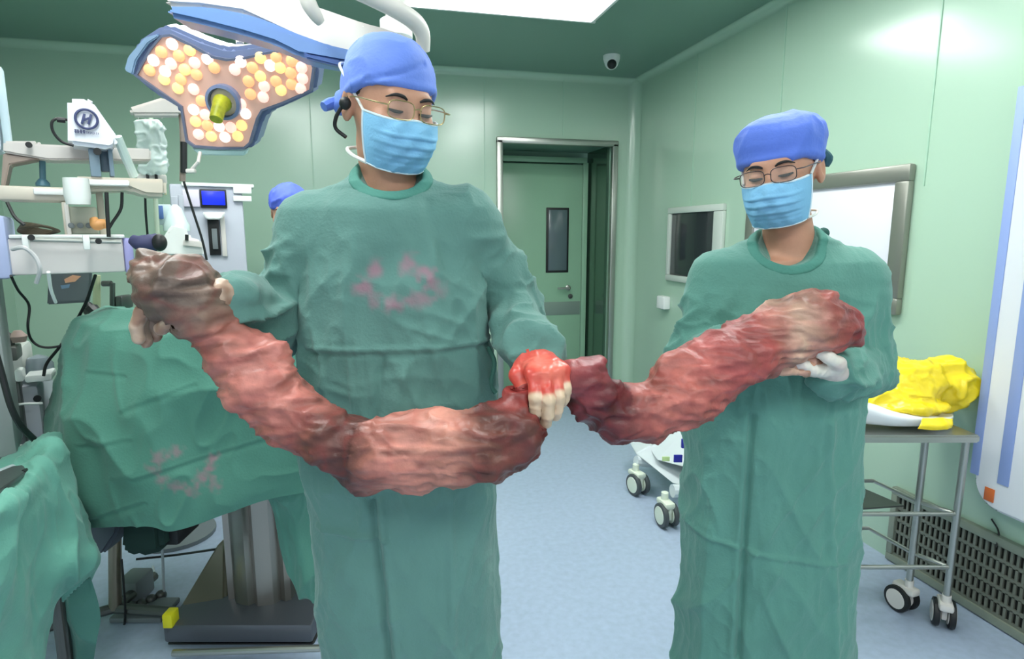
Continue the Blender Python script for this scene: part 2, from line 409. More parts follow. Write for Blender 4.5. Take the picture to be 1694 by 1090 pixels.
# wall monitor
a, b = wall_quad((1110, 347)), wall_quad((1203, 334)); zb = 1.12
mo = thing('wall_information_screen', 'black screen in a pale metal frame set in the right wall behind the shorter surgeon', 'screen', (XR-.02, (a.y+b.y)/2, zb))
yc, zc_ = (a.y+b.y)/2, (zb+1.665)/2; wy, hz = a.y-b.y, 1.665-zb
M().box((XR-.014, yc, zb+hz-.02), (.03, wy, .045), I3, .006).box((XR-.014, yc, zb+.02), (.03, wy, .045), I3, .006).box((XR-.014, a.y-.022, zc_), (.028, .045, hz-.086), I3, .006).box((XR-.014, b.y+.055, zc_), (.028, .11, hz-.086), I3, .006).put('frame', mat('screen_frame_pale', (196, 204, 196), .4), mo)
M().box((XR-.008, yc+.03, zc_), (.012, wy-.16, hz-.08), I3, .002).put('display', mat('screen_black', (44, 48, 52), .12), mo)
# small wall box
p = wall_quad((1106, 500)); p = hit(1103, 500, 0, XR)
sb = M().box((XR-.03, p.y, p.z), (.06, .12, .10), I3, .01); tag(sb.put('wall_dispenser', WHITE), 'small white box fixed low on the wall beside the black screen', 'dispenser')

# tall white wall panel with blue stripes at the right
XP = XR-.09
t0, t1 = hit(1690, 118, 0, XP), hit(1613, 800, 0, XP)
yl = (t0.y+t1.y)/2; zt, zb = t0.z, hit(1694, 868, 0, XP).z
yr = yl-.85
tp = thing('wall_cabinet', 'tall white rounded wall cabinet with blue vertical stripes beside the table', 'cabinet', (XR, (yl+yr)/2, zb))
poly = []
R_ = .10
def rr(y0, y1, z0, z1, r, x, n=8):
    out = []
    for cy, cz, a0 in ((y1-r, z1-r, 0), (y0+r, z1-r, 90), (y0+r, z0+r, 180), (y1-r, z0+r, 270)):
        for i in range(n+1):
            a = math.radians(a0+90*i/n); out.append((x, cy+r*math.cos(a), cz+r*math.sin(a)))
    return out
M().prism(rr(yr, yl, zb, zt, R_, XP), (XR-XP, 0, 0), .012).put('body', mat('cabinet_white', (214, 217, 224), .35), tp)
for px, py, wd in ((1634, 610, .032), (1681, 640, .04)):
    q = hit(px, py, 0, XP)
    M().box((XP-.001, q.y, (zb+zt)/2+.03), (.004, wd, zt-zb-.16), I3, .001).put('blue_stripe', mat('stripe_blue', (140, 160, 212), .4), tp)
q = hit(1637, 818, 0, XP)
M().box((XP-.002, q.y, q.z), (.003, .036, .05), I3, .001).put('sticker', mat('sticker_orange', (206, 104, 50), .5), tp)

# ceiling: light panels and dome camera
EMW = mat('ceiling_panel_glow', (250, 255, 252), .5, emit=PANEL_EMIT)
for i, (x, y, sx, sy) in enumerate(PANELS):
    lb = ['double white ceiling light panel above the taller surgeon and the door'][0] if i == 0 else None
    names = ['flat white ceiling light panel near the right wall above the table', 'unseen ceiling light panel added above the instrument table', 'unseen ceiling light panel added behind the camera on the right', 'unseen ceiling light panel added over the operating table', 'unseen ceiling light panel added behind the camera on the left']
    cl = thing('ceiling_light', lb or names[i-1], 'ceiling light', (x, y, ZC-.01), 'ceiling light panels')
    M().box((x, y-sy/2, ZC-.012), (sx+.04, .02, .03), I3, .003).box((x, y+sy/2, ZC-.012), (sx+.04, .02, .03), I3, .003).box((x-sx/2, y, ZC-.012), (.02, sy, .03), I3, .003).box((x+sx/2, y, ZC-.012), (.02, sy, .03), I3, .003).put('frame', WHITE, cl)
    if i == 0:
        M().box((x, y+sy/2-.14, ZC-.008), (sx-.02, .24, .012), I3, .002).put('diffuser', EMW, cl)
        M().box((x+sx/2-.2, y-.13, ZC-.008), (.36, .28, .012), I3, .002).put('diffuser', EMW, cl)
        M().box((x-.2, y-.13, ZC-.006), (sx-.45, .28, .008), I3, .002).put('center_plate', mat('light_plate', (176, 186, 180), .4), cl)
    else:
        M().box((x, y, ZC-.008), (sx-.02, sy-.02, .012), I3, .002).put('diffuser', EMW, cl)
q = hit(1012, 92, 2, ZC)
dc = thing('dome_camera', 'small white ceiling dome camera with a black lens near the room corner', 'security camera', (q.x, q.y, ZC))
M().lathe((q.x, q.y, ZC), (0, 0, -1), [(.062, 0), (.062, .02), (.055, .045)]).ball((q.x, q.y, ZC-.045), .052).put('housing', WHITE, dc)
M().ball((q.x-.012, q.y-.035, ZC-.068), .034).put('lens', BLACK, dc)

#@@RIGHT
# ================================================================= steel trolley table on the right
def caster_at(parent, top, r, yaw, mw=WHITE, mt=BLACK):
    """twin-wheel caster standing on the floor under 'top'"""
    R = Matrix.Rotation(yaw, 3, 'Z'); ax = R@Vector((1, 0, 0)); fw = R@Vector((0, 1, 0))
    c = Vector((top.x, top.y, r+.001))+fw*r*.45
    h = M().box(Vector((top.x, top.y, r*1.9))+fw*r*.2, (r*.9, r*1.7, r*.55), R, r*.2).box(c+Vector((0, 0, r*.3)), (r*.35, r*1.1, r*1.2), R, r*.1)
    h.lathe((top.x, top.y, r*2.1), (0, 0, 1), [(r*.3, 0), (r*.3, max(.01, top.z-r*2.1))], 12)
    cs = h.put('caster', mw, parent)
    for s in (-1, 1):
        q = c+ax*s*r*.48
        M().lathe(q-ax*r*.22, ax, [(r*.8, 0), (r*.97, r*.05), (r, r*.15), (r, r*.3), (r*.97, r*.4), (r*.8, r*.44)], 28).put('tire', mt, cs)
        M().lathe(q-ax*r*.25, ax, [(r*.2, -r*.02), (r*.72, 0), (r*.74, r*.03), (r*.74, r*.47), (r*.72, r*.5), (r*.2, r*.52)], 24).put('hub', mw, cs)
    return cs
tb = thing('steel_trolley_table', 'long stainless steel trolley table by the grille carrying the yellow bag', 'table', Wd(1480, 940, 2.2)*1)
tb.location.z = 0; ORG[tb.name] = Vector(tb.location)
LA, LB = F(1555, 1035, 2.10), F(1503, 1018, 2.19)
fl, bk = (1.63, 2.06), (1.56, 2.20)
def Wf(u, v, w_): return f2w((u, v, w_))
ztop = F(1600, 716, 2.06)[2]
uL, uR = .90, F(1613, 716, 2.06)[0]
top = M().prism([Wf(uL, 2.03, ztop-.028), Wf(uR, 2.03, ztop-.028), Wf(uR-.02, 2.42, ztop-.028), Wf(uL, 2.42, ztop-.028)], (0, 0, .028), .006)
top.put('tabletop', STEEL, tb)
zr1, zr2 = F(1500, 850, 2.08)[2], F(1500, 938, 2.08)[2]
for u, v in ((1.63, 2.08), (1.555, 2.18), (.95, 2.08), (.95, 2.38)):
    lg = M().tube([Wf(u, v, ztop-.02), Wf(u, v, .12)], .0125, 12).put('leg', STEEL, tb)
    caster_at(lg, Wf(u, v, .14), .052, -YAW+(math.radians(-28) if u > 1.6 else math.radians(20)), OFFW)
for z in (zr1, zr2):
    M().tube([Wf(.95, 2.08, z), Wf(1.63, 2.08, z)], .0085).put('rail', STEEL, tb)
    M().tube([Wf(.95, 2.38, z), Wf(1.50, 2.38, z), Wf(1.555, 2.18, z), Wf(1.63, 2.08, z)], .008).put('rail', STEEL, tb)
M().prism([Wf(.95, 2.1, zr1-.02), Wf(1.50, 2.18, zr1-.02), Wf(1.42, 2.38, zr1-.02), Wf(.95, 2.38, zr1-.02)], (0, 0, .006)).put('shelf', STEELD, tb)
# white tray on the table
ty = sheet('white_tray', [[(1395, 668, 2.38), (1440, 655, 2.4), (1500, 655, 2.42), (1560, 668, 2.42), (1578, 682, 2.36)],
                          [(1392, 665, 2.25), (1440, 668, 2.25), (1500, 676, 2.26), (1555, 683, 2.26), (1577, 686, 2.24)],
                          [(1390, 662, 2.10), (1430, 668, 2.08), (1480, 684, 2.07), (1550, 692, 2.07), (1576, 691, 2.10)],
                          [(1392, 690, 2.10), (1430, 697, 2.08), (1480, 703, 2.07), (1530, 703, 2.08), (1560, 698, 2.12)],
                          [(1400, 697, 2.16), (1430, 698, 2.14), (1480, 700, 2.13), (1530, 700, 2.14), (1550, 697, 2.18)]],
           mat('tray_white', (232, 234, 238), .25), res=6, amp=0, thick=.006)
tag(ty, 'shallow white curved tray on the steel trolley holding the yellow bag', 'tray')
cb = M().tube([Wd(1418, 700, 2.05), Wd(1407, 685, 2.04), Wd(1410, 668, 2.04), Wd(1420, 672, 2.05), Wd(1424, 692, 2.05), Wd(1412, 704, 2.05)], .004, res=6)
tag(cb.put('coiled_cable', BLACK), 'black cable looped at the end of the white tray', 'cable')
YEL = mat('yellow_plastic_film', (236, 208, 24), .3, bump=.5, bscale=30, var=.05, vscale=14, spec=.6)
bc = F(1520, 640, 2.25)
def fbag(p):
    d = ell(p, F(1500, 635, 2.24), (.13, .11, .095))
    d = smin(d, ell(p, F(1565, 636, 2.28), (.105, .09, .10)), .05)
    d = smin(d, ell(p, F(1455, 655, 2.2), (.10, .08, .05)), .05)
    d = smin(d, ell(p, F(1505, 672, 2.14), (.14, .07, .022)), .03)
    return smax(d, -(p[:, 2]-(ztop+.012)), .01)
tag(sdfobj('yellow_waste_bag', fbag, bc-.4, bc+.4, .007, YEL, disp=lambda V: .022*(ridge(V*(13, 13, 16), 3)-.35)+.006*ridge(V*40, 3)), 'crumpled bright yellow plastic waste bag heaped on the white tray', 'bag')
sheetq = sheet('yellow_bag_flap', [[(1525, 694, 2.04), (1552, 692, 2.04), (1575, 694, 2.04)], [(1522, 702, 2.02), (1552, 704, 2.015), (1577, 702, 2.02)], [(1518, 709, 2.02), (1550, 711, 2.015), (1574, 708, 2.02)]], YEL, res=8, amp=.004, fr=(20, 20, 20))
tag(sheetq, 'small yellow plastic flap hanging under the tray on the table edge', 'bag')
# thin cable on the wall under the cabinet
tag(M().tube([hit(1640, 858, 0, XR-.008), hit(1652, 880, 0, XR-.008), hit(1648, 905, 0, XR-.03)], .003, res=6).put('wall_cable', BLACK), 'thin dark cable dangling from the white cabinet to the grille', 'cable')

# white device cart behind the shorter surgeon
ct = thing('medical_device_cart', 'white wheeled medical cart base half hidden behind the shorter surgeon', 'cart', hit(1140, 850, 2, 0))
CW = mat('cart_white', (206, 214, 218), .35)
A, B_ = hit(1054, 806, 2, 0), hit(1103, 862, 2, 0)
za = .15
ar = M()
v1, v2 = 3.33, 2.90
def cf(px, py, v): return Wd(px, py, v)
M().prism([cf(1050, 752, 3.35), cf(1078, 736, 3.35), cf(1140, 735, 3.35), cf(1170, 790, 3.0), cf(1170, 812, 3.0), cf(1112, 800, 3.0)], RV*.30+UP*0, .012).put('chassis', CW, ct)
M().tube([cf(1052, 762, 3.32), cf(1120, 768, 3.4), cf(1200, 775, 3.5)], [.03, .035, .04]).put('outrigger', CW, ct)
M().tube([cf(1112, 812, 2.90), cf(1160, 810, 2.93), cf(1230, 806, 2.98)], [.034, .036, .04]).put('outrigger', CW, ct)
M().prism([cf(1085, 762, 3.2), cf(1138, 775, 3.0), cf(1200, 775, 3.0), cf(1200, 715, 3.2), cf(1120, 722, 3.3)], RV*.25, .01).put('body', CW, ct)
M().pbox(1115, 753, 1129, 765, 2.985, .01, .001).put('blue_label', NAVY, ct)
M().pbox(1096, 756, 1108, 763, 2.995, .01, .001).put('green_label', mat('label_green', (190, 214, 150), .5), ct)
M().pbox(1128, 727, 1142, 742, 2.97, .02, .004).put('blue_clamp', NAVY, ct)
CH = mat('caster_hub_white', (222, 230, 212), .4)
for px, py, v in ((1052, 765, 3.30), (1100, 815, 2.92)):
    q = Wd(px, py, v); q.z = .17
    caster_at(ct, q, .062, -YAW+math.radians(205 if px < 1080 else 195), CH, mat('caster_grey_tire', (70, 76, 78), .5))
#@@LEFT
# ================================================================= surgical lamp, three lobes
def LF(px, py): return Wd(px, py, 2.1-(170-py)*.0007)
nL = (LF(365, 240)-LF(365, 60)).cross(ru()).normalized()
if nL.dot(rv()) < 0: nL = -nL          # pointing away from the viewer

lamp = thing('surgical_lamp', 'lit three-lobed surgical lamp with many warm bulbs facing the room', 'surgical lamp', LF(365, 165)+nL*.1)
outline = [(228, 124), (250, 84), (268, 62), (282, 60), (322, 80), (350, 96), (375, 101), (402, 99), (440, 90), (480, 84), (508, 90), (517, 112), (512, 148), (470, 167), (432, 181), (424, 195), (412, 235), (403, 243), (360, 243), (322, 240), (311, 232), (306, 200), (302, 176), (290, 167)]
def scale_poly(P, k, dy=0, dx=0, c=(370, 150)): return [(c[0]+(x-c[0])*k+dx, c[1]+(y-c[1])*k+dy) for x, y in P]
def offset_poly(P, d):
    out = []; n = len(P)
    for i in range(n):
        a, b, c = np.array(P[i-1], float), np.array(P[i], float), np.array(P[(i+1) % n], float)
        t1, t2 = (b-a)/np.linalg.norm(b-a), (c-b)/np.linalg.norm(c-b); t = t1+t2; t /= np.linalg.norm(t)
        out.append(tuple(b+np.array((t[1], -t[0]))*d))
    return out
def lp(P, d): return [LF(x, y)+nL*d for x, y in P]
hs = [(205, 118), (222, 70), (262, 44), (276, 42), (330, 66), (366, 78), (380, 79), (405, 76), (440, 70), (482, 62), (515, 78), (526, 112), (520, 152), (474, 174), (440, 188), (432, 200), (420, 240), (408, 250), (360, 252), (318, 248), (305, 236), (298, 200), (294, 182), (250, 156)]
M().prism(lp(hs, .012), nL*.085, .012).put('housing', BLUED, lamp)
rim = M(); oo = offset_poly(outline, 4); 
n = len(outline)
oo2 = oo if (oo[0][0] < outline[0][0]) else offset_poly(outline, -4)
A = lp(oo2, -.004); B = lp(outline, -.004); C_ = lp(outline, .014); D = lp(oo2, .014)
for i in range(n):
    j = (i+1) % n; rim.add([A[i], A[j], B[j], B[i], C_[i], C_[j], D[j], D[i]], [(0, 1, 2, 3), (3, 2, 5, 4), (7, 6, 1, 0), (4, 5, 6, 7)])
rim.put('bezel', mat('bezel_grey', (106, 112, 136), .35), lamp)
M().prism(lp(outline, .004), nL*.01).put('diffuser_panel', mat('lamp_panel_pink', (214, 170, 152), .35, emit=.2), lamp)
M().prism(lp([(316, 246), (408, 248), (404, 258), (330, 257)], .0), nL*.03, .004).put('lower_rim', mat('lamp_rim_pale', (178, 206, 206), .3), lamp)
M().prism(lp([(206, 116), (212, 94), (240, 62), (262, 56), (262, 62), (246, 72), (226, 100), (220, 124)], -.004), nL*.02, .004).put('edge_trim', mat('lamp_trim_blue', (150, 176, 206), .3), lamp)
LE = {k: mat('bulb_'+k, c, .4, emit=e) for k, c, e in (('white', (255, 236, 224), .75), ('warm', (255, 214, 140), .62), ('amber', (244, 182, 128), .55), ('rose', (250, 204, 190), .65))}
LZ = [(290, 225), (380, 255), (235, 265), (195, 308), (325, 285), (470, 300), (285, 325), (405, 320), (255, 365), (355, 355), (175, 358), (505, 345), (250, 405), (335, 405), (415, 380), (320, 450), (400, 455), (440, 515), (640, 315), (610, 355), (740, 295), (820, 290), (790, 335), (700, 345), (840, 345), (740, 390), (680, 415), (820, 415), (760, 440), (845, 460), (690, 480), (755, 495), (640, 530), (400, 560), (460, 585), (665, 580), (410, 620), (470, 640), (525, 590), (530, 645), (590, 650), (645, 640), (425, 685), (490, 695), (560, 700), (625, 695), (900, 310), (950, 345), (895, 372), (955, 400), (900, 430), (945, 452)]
ks = ['white', 'warm', 'amber', 'white', 'amber', 'white', 'rose', 'rose', 'white', 'warm', 'amber', 'amber', 'warm', 'amber', 'amber', 'warm', 'rose', 'amber', 'white', 'rose', 'warm', 'amber', 'white', 'amber', 'warm', 'warm', 'amber', 'amber', 'rose', 'warm', 'amber', 'rose', 'rose', 'white', 'rose', 'white', 'warm', 'amber', 'rose', 'white', 'rose', 'warm', 'rose', 'warm', 'white', 'warm'] + ['amber', 'rose']*3
for (zx, zy), kk in zip(LZ, ks):
    q = LF(190+zx/3.08, zy/3.08)
    M().lathe(q+nL*.004, -nL, [(.0185, 0), (.018, .005), (.014, .009), (.006, .011)], 14).put('bulb', LE[kk], lamp)
q = LF(372, 168)
M().lathe(q+nL*.01, -nL, [(.056, 0), (.056, .03), (.046, .034), (.044, .01)], 28).put('handle_socket', BLUED, lamp)
M().lathe(q+nL*.01, -nL, [(.043, 0), (.043, .018), (.03, .024)], 24).put('socket_cap', mat('socket_cream', (214, 196, 170), .4), lamp)
M().tube([q-nL*.02, q-nL*.05+UP*-.012, LF(376, 188)-nL*.09], [.030, .022, .020], 14, res=5).put('handle_cover', mat('handle_lime', (178, 180, 36), .45, var=.3, vscale=40), lamp)
M().tube([Wd(397, 74, 2.16), Wd(396, 52, 2.2), Wd(400, 20, 2.22)], .013).put('mount_stem', OFFW, lamp)
M().tube([Wd(331, 252, 2.12), Wd(328, 268, 2.1), Wd(316, 282, 2.1)], .006).box(Wd(316, 283, 2.1), (.03, .02, .014), frot()).put('lower_bracket', OFFW, lamp)

# second lamp head seen from below at the top
l2 = thing('ceiling_lamp_head', 'large white and blue lamp head seen edge-on above the taller surgeon', 'surgical lamp', Wd(450, 20, 1.9))
def q2(P, v): return [Wd(x, y, v) for x, y in P]
M().prism(q2([(272, 8), (276, 26), (330, 38), (400, 56), (452, 72), (492, 92), (560, 104), (584, 107), (592, 84), (540, 72), (480, 50), (440, 32), (400, 20), (340, 9)], 1.75), rv()*.12, .012).put('underside', BLUEP, l2)
M().prism(q2([(268, -6), (272, 9), (330, 12), (400, 22), (452, 46), (482, 60), (530, 82), (600, 94), (650, 88), (690, 92), (688, 66), (640, 46), (600, 36), (520, 8), (470, -12), (430, -20), (330, -20)], 1.78), rv()*.10, .012).put('top_shell', OFFW, l2)
M().prism(q2([(500, 84), (512, 90), (585, 104), (586, 110), (560, 110), (505, 96)], 1.74), rv()*.03, .004).put('trim', mat('lamp_trim_dark', (66, 92, 150), .3), l2)
am = thing('lamp_suspension_arm', 'curved white suspension arm and post hanging from the ceiling above the taller surgeon', 'lamp arm', f2w((.0, 2.1, ZC)))
M().tube([Wd(655, -160, 2.1), Wd(655, 20, 2.1), Wd(657, 62, 2.1)], .034, 16).put('post', OFFW, am)
M().lathe(Wd(656, 62, 2.1), (0, 0, 1), [(.036, -.02), (.052, 0), (.052, .05), (.036, .06)]).put('joint', WHITE, am)
M().tube([Wd(560, -28, 1.7), Wd(610, -6, 1.72), Wd(660, 18, 1.75), Wd(688, 38, 1.78), Wd(699, 58, 1.8), Wd(700, 84, 1.82)], [.022, .022, .024, .024, .021, .019], 14, res=6).put('curved_arm', OFFW, am)
M().tube([Wd(500, -20, 1.65), Wd(512, 8, 1.65), Wd(524, 28, 1.66), Wd(531, 37, 1.67)], [.02, .02, .016, .012], 12, res=4).put('hanger', OFFW, am)

# ================================================================= left equipment
def st(o, label, cat, group=None): return tag(o, label, cat, group)
face(360)
# machine with blue screen
mc = thing('anaesthesia_machine', 'tall grey medical machine with a small blue screen against the back wall', 'medical machine', Wd(360, 600, 3.6))
mc.location.z = 0; ORG[mc.name] = Vector(mc.location)
GM = mat('machine_grey', (178, 182, 194), .4)
M().pbox(302, 306, 418, 830, 3.6, .3, .012).put('cabinet_body', GM, mc)
M().pbox(300, 303, 420, 309, 3.585, .33, .006).put('top_cap', WHITE, mc)
M().pbox(331, 313, 375, 344, 3.585, .02, .004).put('screen_bezel', BLACK, mc)
M().pbox(334, 316, 372, 339, 3.575, .012, .002).put('blue_screen', mat('screen_blue', (20, 40, 226), .3, emit=.45), mc)
M().pbox(302, 314, 330, 342, 3.58, .02, .004).put('side_label', mat('label_lilac', (206, 200, 216), .5), mc)
M().pbox(386, 309, 416, 320, 3.58, .02, .003).pbox(386, 324, 416, 333, 3.58, .02, .003).put('drawer', WHITE, mc)
M().prism([Wd(334, 351, 3.53), Wd(374, 351, 3.53), Wd(366, 363, 3.53), Wd(342, 363, 3.53)], rv()*.06, .006).put('handle', WHITE, mc)
M().pbox(345, 363, 364, 422, 3.585, .03, .004).put('recess_panel', BLACK, mc)
M().pbox(351, 378, 360, 412, 3.575, .012, .002).put('canister', GREYD, mc)
M().pbox(366, 358, 374, 424, 3.585, .02, .002).put('pale_rail', OFFW, mc)
face(300)
# white device on a stand in front of it
wd = thing('infusion_device', 'small white boxy device on a stand left of the grey machine', 'medical device', Wd(300, 560, 3.0))
wd.location.z = 0; ORG[wd.name] = Vector(wd.location)
M().prism([Wd(268, 398, 3.0), Wd(276, 382, 3.0), Wd(286, 370, 3.0), (Wd(308, 374, 3.0)), Wd(312, 392, 3.0), Wd(334, 398, 3.0), Wd(340, 424, 3.0), Wd(264, 424, 3.0)], rv()*.25, .012).put('body', WHITE, wd)
M().prism([Wd(304, 396, 2.985), Wd(338, 400, 2.985), Wd(336, 410, 2.985), Wd(302, 406, 2.985)], rv()*.02, .003).put('ledge', OFFW, wd)
M().tube([Wd(309, 398, 2.98), Wd(309, 388, 2.98)], .008).put('knob', BLACK, wd)
M().tube([Wd(295, 424, 3.1), f2w((F(295, 424, 3.1)[0], 3.1, .05))], .03).put('post', GREY, wd)
M().pbox(284, 325, 296, 368, 3.1, .05, .004).pbox(296, 322, 305, 370, 3.1, .06, .004).put('upright', GREY, wd)
M().lathe(Wd(292, 372, 3.08), (0, 0, 1), [(.06, -.03), (.06, 0), (.05, .02), (.03, .08), (.01, .1)]).put('canister', mat('clear_pale', (196, 214, 212), .2), wd)
M().pbox(262, 340, 270, 362, 3.05, .02, .003).put('blue_label', mat('label_blue', (74, 104, 160), .5), wd)
M().pbox(258, 338, 284, 372, 3.07, .03, .004).put('label_plate', mat('plate_pale', (188, 206, 206), .5), wd)
st(M().tube([Wd(218, 396, 2.04), Wd(232, 402, 2.03), Wd(250, 402, 2.03), Wd(262, 397, 2.04)], [.016, .026, .030, .024], 14, res=5).put('folded_cuff', mat('cuff_navy', (58, 60, 96), .7)), 'dark blue rolled pressure cuff hanging beside the white shelf unit', 'cuff')
st(M().ball(Wd(264, 401, 2.0), (.022, .022, .028)).put('black_clamp', BLACK), 'round black clamp knob right of the dark blue cuff', 'clamp')

face(150)
# ceiling pendant
pd = thing('ceiling_pendant', 'pale ceiling pendant with stacked horizontal arms, shelf and blue-grey end caps', 'medical pendant', Wd(-40, 300, 2.1))
M().pbox(-60, 118, -2, 250, 2.15, .12, .02).put('column', mat('pendant_white', (214, 222, 228), .35), pd)
M().pbox(-2, 110, 12, 250, 2.13, .05, .01).put('column_edge', mat('pendant_edge', (184, 204, 214), .35), pd)
M().prism([Wd(5, 233, 2.05), Wd(62, 233, 2.05), Wd(62, 238, 2.05), Wd(250, 246, 2.1), Wd(250, 266, 2.1), Wd(80, 264, 2.05), Wd(5, 252, 2.05)], rv()*.14, .006).put('upper_arm', mat('pendant_arm', (206, 200, 196), .4), pd)
M().prism([Wd(5, 253, 2.06), Wd(64, 261, 2.06), Wd(64, 263, 2.06), Wd(16, 272, 2.06), Wd(6, 320, 2.06), Wd(0, 330, 2.06)], rv()*.10, .003).put('brace', mat('brace_brown', (150, 134, 124), .5), pd)
M().lathe(Wd(48, 240, 2.04), -rv(), [(.009, 0), (.009, .012)], 12).put('dark_knob', BLACK, pd)
M().pbox(-10, 308, 118, 332, 2.0, .16, .012).put('middle_arm', CREAM, pd)
M().pbox(55, 312, 112, 322, 1.985, .02, .004).put('arm_inset', WHITE, pd)
M().prism([Wd(120, 291, 1.98), Wd(276, 296, 1.98), Wd(276, 325, 1.98), Wd(240, 324, 1.98), Wd(216, 314, 1.98), Wd(120, 318, 1.98)], rv()*.18, .012).put('front_arm', CREAM, pd)
M().prism([Wd(130, 296, 1.965), Wd(214, 298, 1.965), Wd(214, 308, 1.965), Wd(130, 306, 1.965)], rv()*.02, .003).put('arm_rail', WHITE, pd)
M().lathe(Wd(128, 322, 1.94), (0, 0, 1), [(.032, -.03), (.036, 0), (.034, .05)]).put('pivot', WHITE, pd)
M().tube([Wd(70, 262, 2.12), Wd(71, 308, 2.12)], .009).lathe(Wd(71, 306, 2.12), (0, 0, 1), [(.02, -.004), (.02, .006), (.01, .02)], 14).put('blue_rod', mat('rod_blue', (84, 128, 146), .4), pd)
M().pbox(162, 318, 174, 392, 2.05, .03, .004).put('hanger_post', CREAM, pd)
M().pbox(104, 334, 112, 390, 2.0, .03, .004).put('hanger_post', CREAM, pd)
M().pbox(14, 394, 206, 453, 1.95, .24, .008).put('shelf_unit', mat('shelf_pinkish_white', (212, 206, 204), .4), pd)
M().pbox(206, 394, 222, 453, 1.945, .25, .01).put('end_cap', LILAC, pd)
M().pbox(-14, 356, 14, 462, 1.94, .26, .02).put('end_cap', mat('endcap_blue', (168, 178, 214), .4), pd)
M().pbox(14, 388, 206, 394, 1.94, .26, .004).put('top_tray', WHITE, pd)
M().tube([Wd(50, 396, 1.925), Wd(200, 400, 1.925)], .007).put('side_rail', STEEL, pd)
for x in (42, 143):
    M().pbox(x-6, 388, x+6, 413, 1.90, .03, .004).put('rail_clamp', WHITE, pd)
for x, y in ((52, 393), (163, 399)):
    M().lathe(Wd(x, y, 1.9), -rv(), [(.009, 0), (.009, .012)], 12).put('dark_knob', BLACK, pd)
M().pbox(-30, 460, 10, 760, 1.95, .2, .01).put('lower_column', mat('column_grey', (136, 142, 142), .5), pd)
# things on the pendant
md = thing('gas_module', 'beige module with three dark knobs standing on the white pendant shelf', 'module', Wd(138, 388, 2.0))
M().pbox(112, 342, 162, 387, 2.0, .12, .006).put('case', mat('module_beige', (170, 172, 156), .5), md)
for x in (118, 133, 147): M().lathe(Wd(x, 373, 1.998), -rv(), [(.009, 0), (.009, .012), (.006, .014)], 14).put('knob', GREYD, md)
M().pbox(108, 336, 116, 388, 1.99, .03, .003).put('side_plate', OFFW, md)
og = M().tube([Wd(155, 362, 1.97), Wd(160, 372, 1.96), Wd(170, 370, 1.96), Wd(172, 378, 1.96)], [.012, .018, .016, .01], 12, res=5)
st(og.put('orange_connector', mat('orange_plastic', (206, 148, 90), .5)), 'orange plug with a small cable beside the beige module', 'connector')
cc = M()
for i in range(9):
    a = i*.7; cc.tube([Wd(60+30*math.cos(t)+i*1.0, 378+7*math.sin(t+a*.2)-i*.6+3, 1.98+.05*math.sin(t)) for t in np.linspace(0, 6.1, 20)], .004, 6)
st(cc.put('cable_coil', mat('cable_brown', (66, 58, 42), .6)), 'coiled dark brown cables lying on the left of the pendant shelf', 'cable')
# white head with H emblem
hd = thing('imaging_monitor_back', 'white wedge-shaped device with a dark round H emblem on the pendant arm', 'medical device', Wd(155, 245, 1.95))
M().prism([Wd(111, 162, 1.95), Wd(146, 163, 1.95), Wd(152, 166, 1.95), Wd(196, 228, 1.95), Wd(193, 243, 1.95), Wd(182, 247, 1.95), Wd(112, 238, 1.95)], rv()*.14, .012).put('shell', mat('device_white', (224, 226, 236), .35), hd)
EM = mat('emblem_navy', (58, 66, 108), .5)
ce = Wd(143, 197, 1.944); e = M(); ring = [ce+ru()*.0285*math.cos(a)+UP*.0285*math.sin(a) for a in np.linspace(0, 2*math.pi, 33)]
e.tube(ring, .0036, 8, cap=False)
for s in (-1, 1): e.box(ce+ru()*s*.0085, (.0065, .004, .032), frot()@Matrix.Rotation(.3, 3, 'Y'), .0005)
e.box(ce, (.017, .004, .006), frot()@Matrix.Rotation(-.5, 3, 'Y'), .0005)
e.put('emblem', EM, hd)
tx = M()
for i, x in enumerate((124, 128, 133, 138)):
    z = Wd(x+1, 217+i*.3, 1.944); tx.box(z, (.007, .004, .002), frot(), 0).box(z+UP*.004, (.006, .004, .0018), frot(), 0).box(z+UP*-.003, (.005, .004, .0018), frot(), 0).box(z, (.0018, .004, .011), frot(), 0)
for i, x in enumerate((144, 149, 154, 160)):
    z = Wd(x, 219+i*.6, 1.944); tx.box(z, (.0015, .004, .007), frot(), 0).box(z+ru()*.004, (.0015, .004, .005), frot(), 0)
tx.put('lettering', EM, hd)
M().tube([Wd(111, 198, 1.98), Wd(96, 196, 1.97), Wd(86, 202, 1.96), Wd(88, 218, 1.96), Wd(102, 234, 1.96), Wd(122, 241, 1.96)], .0042, 8, res=6).tube([Wd(94, 198, 1.97), Wd(108, 199, 1.97)], .008).put('cable', BLACK, hd)
M().pbox(148, 246, 166, 292, 1.98, .06, .004).pbox(180, 246, 188, 292, 1.99, .05, .004).pbox(166, 250, 180, 284, 2.02, .03, .004).put('bracket', mat('bracket_bluegrey', (120, 140, 156), .4), hd)
M().lathe(Wd(161, 251, 1.97), -rv(), [(.011, 0), (.011, .014)], 12).put('black_knob', BLACK, hd)
M().tube([Wd(194, 226, 1.98), Wd(206, 256, 2.0), Wd(222, 292, 2.02)], .014).put('support_strut', mat('strut_pale', (186, 204, 200), .4), hd)
face(250)
